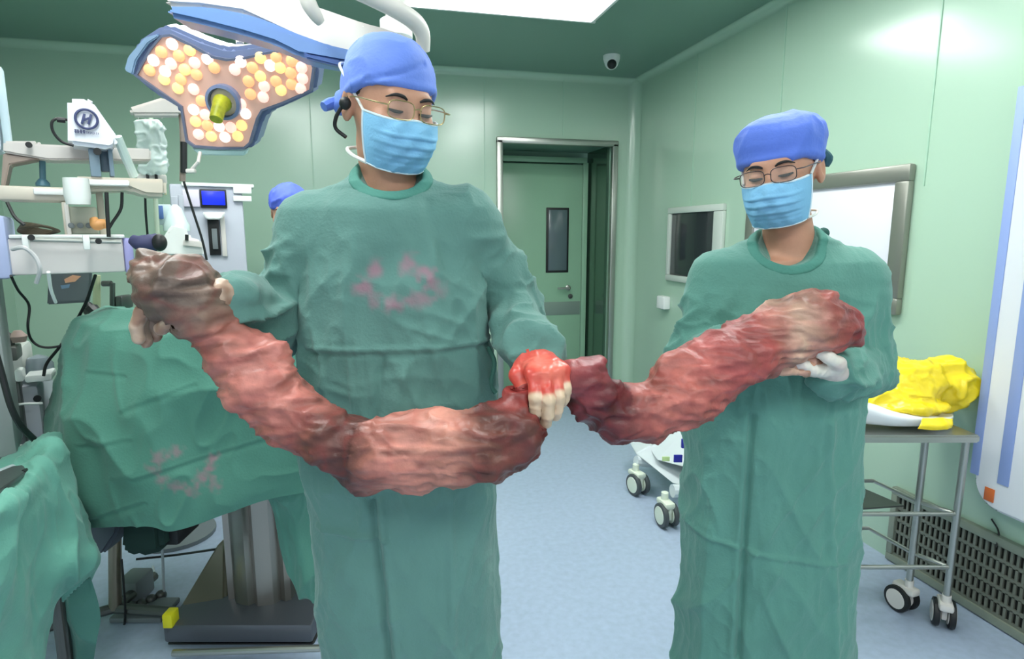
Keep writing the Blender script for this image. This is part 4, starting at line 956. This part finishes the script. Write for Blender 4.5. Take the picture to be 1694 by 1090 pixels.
    # ---- cuffs and gloves
    for i, ((a, b, c), hd) in enumerate(zip(arms, hands)):
        ax = unit(np.asarray(c)-np.asarray(b)); c0 = np.asarray(c)-ax*.045; c1 = np.asarray(c)+ax*.004
        k = M().tube([f2w(c0), f2w((c0+c1)/2), f2w(c1)], [.041, .037, .034], 24); o = k.put('cuff', KNIT, gw)
        fgv = lambda p, C=hd[0], c=c, ax=ax: smin(hand_sdf(p, C, .0016), caps(p, np.asarray(c)-ax*.012, np.asarray(c)+ax*.02, .033, .028), .012)
        lo, hi = bounds(hd[1]+[c], .05)
        gl = sdfobj('glove', fgv, lo, hi, .0028, GLOVE_P, body, disp=lambda V: .0018*ridge(V*60, 3), col=glove_cols[i], rl=1)
    # ---- cap
    capf(body, hw, hl, Rm)
    # hair visible under the cap
    def fh(p):
        q = hl(p); d = ell(q, (0, .017, .030), (.0795, .0995, .089)); d = np.maximum(d, -(q[:, 2]+.026)); d = np.maximum(d, q[:, 2]-.07); d = np.maximum(d, -(q[:, 1]+.028)); return d
    lo, hi = bounds([HC], .15); sdfobj('hair', fh, lo, hi, .004, HAIR, body, disp=lambda V: .001*ridge(V*150, 2))
    # ---- face details
    for s in (-1, 1):
        M().tube([f2w(hw((s*.013, -.098, .018))), f2w(hw((s*.022, -.1005, .0225))), f2w(hw((s*.036, -.0965, .024))), f2w(hw((s*.050, -.0855, .018)))], [.0018, .0034, .003, .001], 8, res=5).put('eyebrow', HAIR, body)
        M().tube([f2w(hw((s*.0165, -.0925, -.0035))), f2w(hw((s*.024, -.0955, -.0045))), f2w(hw((s*.034, -.0955, -.0045))), f2w(hw((s*.0455, -.0885, -.002)))], [.0014, .0030, .0034, .0018], 8, res=5).put('eyelashes', HAIR, body)
    return body, gw, hw, hl

def make_mask(body, hw, straps_top, straps_low, squash=1.0, zt=-.026):
    ns, nt = 44, 40; V = []; 
    for j in range(nt+1):
        t = j/nt
        for i in range(ns+1):
            s = -1+2*i/ns; a = s*math.radians(82)
            zc = zt+.004-.093*t; yc = -(.118+.018*math.sin(math.pi*min(1, t*1.25))**.8*(1-.25*t)-.020*t*t*1.3)
            if t > .85: yc += (t-.85)*.05
            ye = -.040-.004*t; hw_ = .0715-.013*t*t
            x = hw_*math.sin(a)/math.sin(math.radians(82)); c = (math.cos(a)-math.cos(math.radians(82)))/(1-math.cos(math.radians(82)))
            y = ye+(yc-ye)*c**(.72)
            z = zc+(.010*(1-c)*(1-2*t))+.014*(1-c)*t*1.4-.006*c*math.exp(-(s/.3)**2)*(1-t)*-1.0
            # pleats
            for tp in (.28, .46, .64):
                kk = (t-tp)/.035; y += (.0042*math.exp(-kk*kk)-.0030*math.exp(-(kk-1.4)**2))*(-1)*c
            y += .0028*(math.sin(9*s+13*t+2.2*math.sin(3*s+1))+.6*math.sin(17*s-9*t))*c*.8
            V.append(hw((x, y, z)))
    V = np.array(V); Fs = [(j*(ns+1)+i, j*(ns+1)+i+1, (j+1)*(ns+1)+i+1, (j+1)*(ns+1)+i) for j in range(nt) for i in range(ns)]
    mk = link('face_mask', w_of(V), Fs, MASKM, body); md = mk.modifiers.new('t', 'SOLIDIFY'); md.thickness = .002; md.offset = 0
    G = V.reshape(nt+1, ns+1, 3)
    e = M()
    e.tube([f2w(q) for q in G[0, ::3]], .0026, 8).tube([f2w(q) for q in G[-1, ::3]], .0022, 8).tube([f2w(q) for q in G[::3, 0]], .003, 8).tube([f2w(q) for q in G[::3, -1]], .003, 8)
    e.put('edge_binding', mat('mask_binding', (206, 224, 234), .8), mk)
    for pts, r in straps_top+straps_low:
        ii = 0 if pts[0] < 0 else -1; jj = 0 if pts[1] == 'top' else -1
        M().tube([f2w(G[jj, ii])]+[f2w(hw(q)) for q in pts[2:]], r, 8, res=6).put('strap', STRAP, mk)
    return mk
def make_glasses(body, hw, m, drop=-.001, th=.0010, w_=.0255, h_=.016):
    fr_ = M()
    g = thingless = None
    for s in (-1, 1):
        ring = []
        for a in np.linspace(0, 2*math.pi, 33):
            ca, sa = math.cos(a), math.sin(a); x = s*(.032)+w_*np.sign(ca)*abs(ca)**.6; z = drop+h_*np.sign(sa)*abs(sa)**.6
            ring.append(f2w(hw((x, -.119+.10*max(0, abs(x)-.02)**1.0*.35, z))))
        fr_.tube(ring, th, 6, cap=False)
        fr_.tube([f2w(hw((s*.057, -.117, drop+.006))), f2w(hw((s*.074, -.105, drop+.007))), f2w(hw((s*.082, -.03, drop+.010))), f2w(hw((s*.084, .012, drop+.008)))], th*1.2, 6, res=5)
    fr_.tube([f2w(hw((-.008, -.119, drop+.003))), f2w(hw((0, -.122, drop+.006))), f2w(hw((.008, -.119, drop+.003)))], th, 6, res=4)
    go_ = fr_.put('glasses', m, body)
    LM = mat('lens_glass', (250, 252, 250), .05, alpha=.04, spec=.8)
    for s in (-1, 1):
        poly = []
        for a in np.linspace(0, 2*math.pi, 24, endpoint=False):
            ca, sa = math.cos(a), math.sin(a); x = s*.032+w_*np.sign(ca)*abs(ca)**.6; z = drop+h_*np.sign(sa)*abs(sa)**.6
            poly.append(f2w(hw((x, -.1185+.035*max(0, abs(x)-.02), z))))
        M().prism(poly, (f2w(hw((0, .0008, 0)))-f2w(hw((0, 0, 0))))).put('lens', LM, go_)

# ---------------------------------------------------------------- taller surgeon
def cap_one(body, hw, hl, Rm):
    def f(p):
        q = hl(p)
        d = ell(q, (0, .018, .036), (.088, .110, .094)); d = smin(d, ell(q, (0, .03, .078), (.062, .078, .048)), .03)
        zb = .036+.00*q[:, 1]-np.clip(q[:, 1]+.05, 0, .2)*.42
        d = smax(d, -(q[:, 2]-zb), .004)
        d = smin(d, ell(q, (-.060, .095, -.006), (.018, .022, .026)), .012)
        return np.maximum(d, -ell(q, (0, .014, .030), (.074, .092, .086)))
    def dp(V):
        q = hl(V); c1 = q[:, 2]-(.060+.45*(q[:, 0]+.03))
        band = np.exp(-(c1/.005)**2)*(np.abs(q[:, 0]+.02) < .055)*(q[:, 1] < 0)
        return -.0045*band+.004*(ridge(V*(20, 20, 14)+4, 3)-.2)+.003*np.exp(-((q[:, 2]-.045+np.clip(q[:, 1]+.05, 0, .2)*.42)/.008)**2)
    lo, hi = bounds([hw((0, 0, .04))], .17)
    c = sdfobj('surgical_cap', f, lo, hi, .0036, CAPM, body, disp=dp)
    M().tube([f2w(hw((-.064, .10, 0))), f2w(hw((-.085, .10, -.012))), f2w(hw((-.10, .095, -.020)))], [.008, .012, .010], 8, res=4).put('cap_tie', CAPM, c)
v1 = 1.27
SL, SR = F(518, 376, v1), F(766, 368, v1)
A1 = [(SL, F(462, 535, 1.24), F(375, 492, 1.05)), (SR, F(846, 505, 1.31), F(884, 590, 1.12))]
wl = A1[0][2]; wr_ = A1[1][2]
h1 = make_hand(wl, (-.95, -.22, .02), (-.1, -.0, -1), (0, -1, 0), [(.5, .7, .5), (.6, .8, .5), (.6, .8, .5), (.7, .8, .5)], thumb=(.5, .7))
h2 = make_hand(wr_, (.22, -.80, -.12), (.0, .1, -1), (-1, -.2, 0), [(.95, .75, .3), (.9, .75, .35), (.95, .75, .35), (1.0, .8, .35)], thumb=(.7, .8), spread=.7)
def rows_px(lst, v): 
    out = []
    for py, x0, x1, b, dv in lst:
        a, c = F(x0, py, v+dv), F(x1, py, v+dv); out.append((a[2], (a[0]+c[0])/2, v+dv, (c[0]-a[0])/2, b))
    return out
G1 = rows_px([(318, 560, 715, .07, .01), (345, 510, 765, .095, 0), (400, 500, 790, .115, 0), (470, 505, 800, .128, -.005), (560, 508, 806, .132, -.01), (650, 505, 815, .138, -.01), (760, 512, 814, .142, -.01), (860, 524, 816, .145, 0), (970, 538, 818, .148, .0), (1078, 552, 818, .150, 0), (1092, 566, 806, .146, 0)], v1)
T1 = rows_px([(345, 540, 735, .07, 0), (420, 520, 770, .09, 0), (560, 530, 780, .09, 0), (720, 525, 790, .095, 0), (760, 525, 790, .095, 0)], v1)
H1 = F(646, 178, 1.25)
neck1 = F(645, 305, 1.275)
nh1 = (F(646, 270, 1.22), F(645, 215, 1.30), .066, F(646, 290, 1.25))
pr1 = [F(px, py, 1.14) for px, py in ((600, 478), (606, 470), (619, 450), (622, 444), (668, 440), (676, 432), (702, 446), (704, 454), (716, 470), (728, 480), (624, 498), (645, 500), (665, 502), (684, 498), (702, 494))]
seam1 = [(508, 578, 800, 572, 1.15, .006, .005), (508, 586, 800, 580, 1.15, -.005, .005), (636, 590, 618, 800, 1.15, -.008, .006), (622, 820, 648, 1085, 1.15, -.014, .007), (634, 820, 662, 1085, 1.15, .007, .008), (745, 800, 752, 1060, 1.15, .008, .009), (525, 874, 640, 880, 1.15, .007, .005), (700, 330, 760, 520, 1.15, -.004, .01)]
def cH(*cs):
    def f(V):
        n = fbm(V*38+4, 3); r = ridge(V*30+9, 2); c = np.tile(np.array(lin(cs[0])), (len(V), 1)); k = np.clip((n-.42)*6, 0, 1)[:, None]; c = c*(1-k)+np.array(lin(cs[1]))*k
        return c
    return f
def hand2col(V):
    c = cH((206, 76, 66), (222, 108, 92))(V); tips = np.min([caps(V, a, b, 0., 0.) for i in range(4) for a, b, *_ in h2[0][i*4+2:i*4+4]], axis=0)
    k = np.clip((.016-tips)/.004, 0, 1)[:, None]; return c*(1-k)+np.array(lin((214, 186, 158)))*k
b1 = (F(668, 900, v1)[0], v1)
GC1 = (90, 132, 125)
body1, gown1, hw1, hl1 = person('person', 'taller surgeon in green gown, blue cap and glasses, holding up the long red specimen', b1, H1, (36, 2, 13), neck1, T1, A1, [h1, h2], G1, GC1, cap_one,
    neckhole=nh1, prints=pr1, seams=seam1, glove_cols=[cH((150, 116, 98), (190, 164, 146)), hand2col])
make_mask(body1, hw1, [((-1, 'top', (-.083, .02, .035), (-.086, .06, .062), (-.05, .118, .07)), .0028), ((1, 'top', (.083, .02, .035), (.086, .06, .062), (.05, .118, .07)), .0028)],
          [((-1, 'low', (-.066, .01, -.100), (-.062, .05, -.092), (-.03, .085, -.09)), .004), ((1, 'low', (.066, .01, -.100), (.062, .05, -.092), (.03, .085, -.09)), .004)])
make_glasses(body1, hw1, mat('gold_frame', (176, 158, 112), .25, metal=.8), th=.0011)
# earphone with a black wire
M().ball(f2w(hw1((-.090, .004, -.006))), .012).tube([f2w(hw1((-.093, .01, -.01))), f2w(hw1((-.100, .022, -.035))), f2w(hw1((-.096, .030, -.055))), f2w(hw1((-.080, .015, -.068)))], .0038, 8, res=5).put('earpiece', BLACK, body1)
# waist ties
M().tube([Wd(808, 575, 1.22), Wd(818, 600, 1.2), Wd(812, 635, 1.2), Wd(820, 650, 1.2)], .005, 8, res=5).put('waist_tie', mat('tie_green', (62, 112, 100), .85), gown1)
for q in ((828, 862, 1.22), (832, 952, 1.22)): pass

# ---------------------------------------------------------------- shorter surgeon
def cap_two(body, hw, hl, Rm):
    def f(p):
        q = hl(p)
        d = loft(q, [(.022, 0, .010, .086, .104), (.042, 0, .014, .091, .108), (.068, 0, .018, .093, .112), (.092, 0, .02, .090, .106), (.110, 0, .022, .077, .094), (.122, 0, .022, .058, .074), (.130, 0, .024, .032, .04)], 2.1)
        d = smin(d, ell(q, (0, .02, .076), (.088, .106, .038)), .02)
        zb = .026-np.clip(q[:, 1]+.05, 0, .2)*.30
        d = smin(d, ell(q, (0, .03, .03), (.082, .094, .06)), .02)
        d = smax(d, -(q[:, 2]-zb), .004)
        return np.maximum(d, -ell(q, (0, .014, .030), (.074, .092, .086)))
    def dp(V):
        q = hl(V)
        return .006*(ridge(V*(15, 15, 9)+14, 3)-.3)+.003*np.exp(-((q[:, 2]-.036+np.clip(q[:, 1]+.05, 0, .2)*.30)/.007)**2)+.004*(ridge(V*(34, 34, 10), 2)-.4)*np.clip(q[:, 0]*14, 0, 1)
    lo, hi = bounds([hw((0, 0, .04))], .17)
    c = sdfobj('surgical_cap', f, lo, hi, .0036, mat('cap_blue_deep', (86, 118, 214), .75, bump=.25, bscale=120, var=.05, vscale=20, sheen=.1), body, disp=dp)
    M().tube([f2w(hw((.078, .075, .03))), f2w(hw((.088, .072, .012))), f2w(hw((.084, .068, -.004)))], [.01, .013, .008], 8, res=4).put('cap_tie', mat('tie_dark_teal', (40, 84, 96), .8), c)
v2_ = 1.46
SL2, SR2 = F(1190, 468, v2_), F(1412, 464, v2_)
A2 = [(SL2, F(1156, 590, 1.43), F(1232, 592, 1.23)), (SR2, F(1424, 612, 1.43), F(1384, 612, 1.26))]
h3 = make_hand(A2[0][2], (.95, -.30, .12), (.1, .75, -.3), (0, 0, 1), [(.35, .6, .4), (.35, .6, .4), (.4, .65, .4), (.45, .7, .4)], thumb=(.4, .6), S=1.0)
h4 = make_hand(A2[1][2], (-.93, -.28, .12), (.1, .15, 1), (0, -1, 0), [(.25, .35, .3), (.3, .4, .3), (.35, .4, .3), (.4, .45, .35)], thumb=(.3, .5), S=1.05)
G2 = rows_px([(405, 1225, 1375, .07, .01), (432, 1185, 1418, .10, 0), (480, 1168, 1440, .118, 0), (560, 1160, 1440, .13, 0), (640, 1145, 1418, .138, -.005), (720, 1140, 1408, .142, 0), (820, 1140, 1402, .146, 0), (920, 1136, 1398, .148, 0), (1020, 1128, 1394, .15, 0), (1100, 1122, 1394, .152, 0), (1260, 1118, 1396, .154, 0)], v2_)
T2 = rows_px([(430, 1215, 1390, .07, 0), (500, 1195, 1410, .09, 0), (620, 1190, 1395, .095, 0), (780, 1180, 1395, .1, 0), (830, 1185, 1390, .1, 0)], v2_)
H2 = F(1290, 286, 1.43)
neck2 = F(1306, 408, 1.455)
nh2 = (F(1306, 392, 1.38), F(1300, 330, 1.48), .068, F(1300, 400, 1.42))
seam2 = [(1246, 690, 1222, 1090, 1.32, -.014, .007), (1238, 690, 1212, 1090, 1.32, .006, .008), (1130, 895, 1250, 915, 1.32, .007, .005), (1250, 915, 1400, 935, 1.32, .006, .005), (1372, 700, 1378, 1090, 1.32, .008, .01), (1390, 850, 1340, 925, 1.32, .004, .006)]
b2 = (F(1270, 900, v2_)[0], v2_)
body2, gown2, hw2, hl2 = person('person', 'shorter surgeon in green gown, tall blue cap and dark glasses, cradling the specimen end', b2, H2, (-36, -7, 8), neck2, T2, A2, [h3, h4], G2, (86, 138, 127), cap_two,
    neckhole=nh2, prints=[], seams=seam2, glove_cols=[cH((208, 164, 140), (196, 146, 128)), cH((208, 192, 186), (224, 216, 206))], armr=(.060, .060, .052))
make_mask(body2, hw2, [((-1, 'top', (-.085, .01, .04), (-.092, .04, .075), (-.06, .12, .095)), .0028), ((1, 'top', (.085, .005, .03), (.094, .04, .070), (.06, .12, .095)), .0032)],
          [((-1, 'low', (-.066, .01, -.100), (-.062, .05, -.092), (-.03, .085, -.09)), .003), ((1, 'low', (.066, .01, -.105), (.062, .05, -.10), (.03, .085, -.10)), .003)])
make_glasses(body2, hw2, mat('dark_frame', (60, 48, 50), .3), th=.0011)
M().ball(Wd(1362, 386, 1.47), .014, seg=12).put('neck_tie_knot', mat('knot_dark', (44, 88, 82), .85), gown2)

# ---------------------------------------------------------------- person behind, only the blue cap shows
def cap_three(body, hw, hl, Rm):
    def f(p):
        q = hl(p); d = ell(q, (0, .016, .045), (.090, .112, .092)); return np.maximum(smax(d, -(q[:, 2]-.02), .004), -ell(q, (0, .014, .030), (.074, .092, .086)))
    lo, hi = bounds([hw((0, 0, .04))], .17)
    sdfobj('surgical_cap', f, lo, hi, .006, mat('cap_blue_far', (84, 104, 214), .75, var=.1, vscale=30), body, disp=lambda V: .008*(ridge(V*22, 3)-.3))
v3 = 3.05
H3 = F(478, 350, v3); u3, z3 = H3[0], H3[2]
sh3 = z3-.27
A3 = [(np.array((u3-.06, v3, sh3)), np.array((u3-.05, v3+.12, sh3-.28)), np.array((u3-.0, v3-.08, sh3-.42))), (np.array((u3+.24, v3, sh3)), np.array((u3+.30, v3+.05, sh3-.28)), np.array((u3+.22, v3-.12, sh3-.42)))]
h5 = make_hand(A3[0][2], (.3, -.8, -.3), (0, 0, -1), (1, 0, 0), [(.3, .4, .3)]*4); h6 = make_hand(A3[1][2], (-.3, -.8, -.3), (0, 0, -1), (-1, 0, 0), [(.3, .4, .3)]*4)
G3 = [(z, u3+.09, v3, a, b) for z, a, b in ((sh3+.06, .09, .07), (sh3, .15, .1), (sh3-.3, .15, .12), (sh3-.8, .17, .13), (.3, .2, .15))]
T3 = [(z, u3+.09, v3, a, b) for z, a, b in ((sh3+.0, .10, .07), (sh3-.3, .12, .09), (.85, .13, .09))]
person('person', 'person in a blue cap mostly hidden behind the shoulder of the taller surgeon', (u3+.09, v3), H3, (10, 0, 10), np.array((u3+.03, v3, sh3+.05)), T3, A3, [h5, h6], G3, (90, 150, 136), cap_three,
    neckhole=(np.array((u3+.02, v3-.02, sh3+.10)), np.array((u3+.01, v3, sh3+.2)), .06, np.array((u3, v3, sh3))), glove_cols=[np.array(lin((220, 214, 204)))]*2, hvox=.006, gvox=.009, collar=False)

# ---------------------------------------------------------------- the long specimen
SPX = [(262, 470, 1.03, .034, (128, 104, 92)), (292, 482, 1.01, .052, (104, 84, 76)), (335, 505, 1.02, .046, (150, 122, 108)), (362, 545, 1.03, .030, (160, 96, 84)), (395, 590, 1.03, .042, (196, 122, 112)), (430, 640, 1.03, .054, (218, 134, 122)),
       (480, 690, 1.02, .050, (184, 110, 100)), (540, 722, 1.01, .044, (116, 66, 58)), (595, 745, 1.01, .052, (78, 42, 40)), (650, 745, 1.00, .058, (204, 130, 116)), (740, 742, 1.00, .060, (222, 150, 132)), (800, 738, 1.00, .060, (112, 64, 54)), (850, 712, 1.02, .054, (98, 52, 48)),
       (862, 665, 1.05, .034, (172, 70, 66)), (890, 632, 1.06, .022, (184, 68, 66)), (925, 622, 1.08, .022, (176, 84, 84)), (958, 625, 1.10, .030, (150, 66, 72)), (985, 660, 1.11, .046, (96, 28, 36)), (1020, 686, 1.13, .048, (112, 46, 50)), (1075, 680, 1.15, .052, (190, 108, 98)),
       (1130, 648, 1.16, .060, (198, 110, 100)), (1190, 605, 1.18, .060, (176, 86, 84)), (1245, 575, 1.20, .062, (170, 80, 76)), (1295, 552, 1.21, .064, (214, 172, 150)), (1350, 540, 1.22, .060, (180, 96, 88)), (1395, 545, 1.23, .040, (152, 52, 54))]
SPT = [F(a, b, c) for a, b, c, r, k in SPX]; SRr = [r for a, b, c, r, k in SPX]; SCOL = [k for a, b, c, r, k in SPX]
EXTRA = [(F(250, 445, 1.03), .03), (F(320, 448, 1.04), .03), (F(1340, 510, 1.21), .045), (F(600, 778, 1.01), .032), (F(1105, 612, 1.17), .03), (F(690, 788, 1.0), .028), (F(985, 600, 1.12), .018), (F(450, 590, 1.04), .03)]
def fsp(p):
    d = chain(p, SPT, SRr, .02)
    for c, r in EXTRA: d = smin(d, np.linalg.norm(p-c, axis=1)-r, .025)
    for hnd in (h1, h2, h3, h4): d = smax(d, -(hand_sdf(p, hnd[0], .003)), .006)
    return d
lo, hi = bounds(SPT, .10)
def dsp(V): return .016*(fbm(V*13+3, 2)-.5)*2+.008*(ridge(V*(16, 16, 34)+8, 2.5)-.35)+.007*(ridge(V*(30, 30, 70), 2)-.3)
TIS = mat('moist_tissue', (190, 110, 100), .42, attr='col', var=.12, vscale=45, bump=.4, bscale=90, spec=.45)
def csp(V):
    c = interp_col(V, SPT, SCOL, nz=.03, seed=2, sc=16)
    k = np.clip((ridge(V*22+31, 2)-.55)*2.2, 0, 1)[:, None]*.3
    st_ = (fbm(V*(16, 16, 95)+41, 3)-.5)[:, None]*1.5; c = np.clip(c*.74*(1+st_), 0, 1)
    return c*(1-k)+np.array(lin((132, 40, 40)))*k
spc = sdfobj('tissue_specimen', fsp, lo, hi, .0045, TIS, disp=dsp, col=csp, org=f2w(F(700, 745, 1.0)))
tag(spc, 'long lumpy red, pink and brown tissue specimen held in a swag by both surgeons', 'specimen')
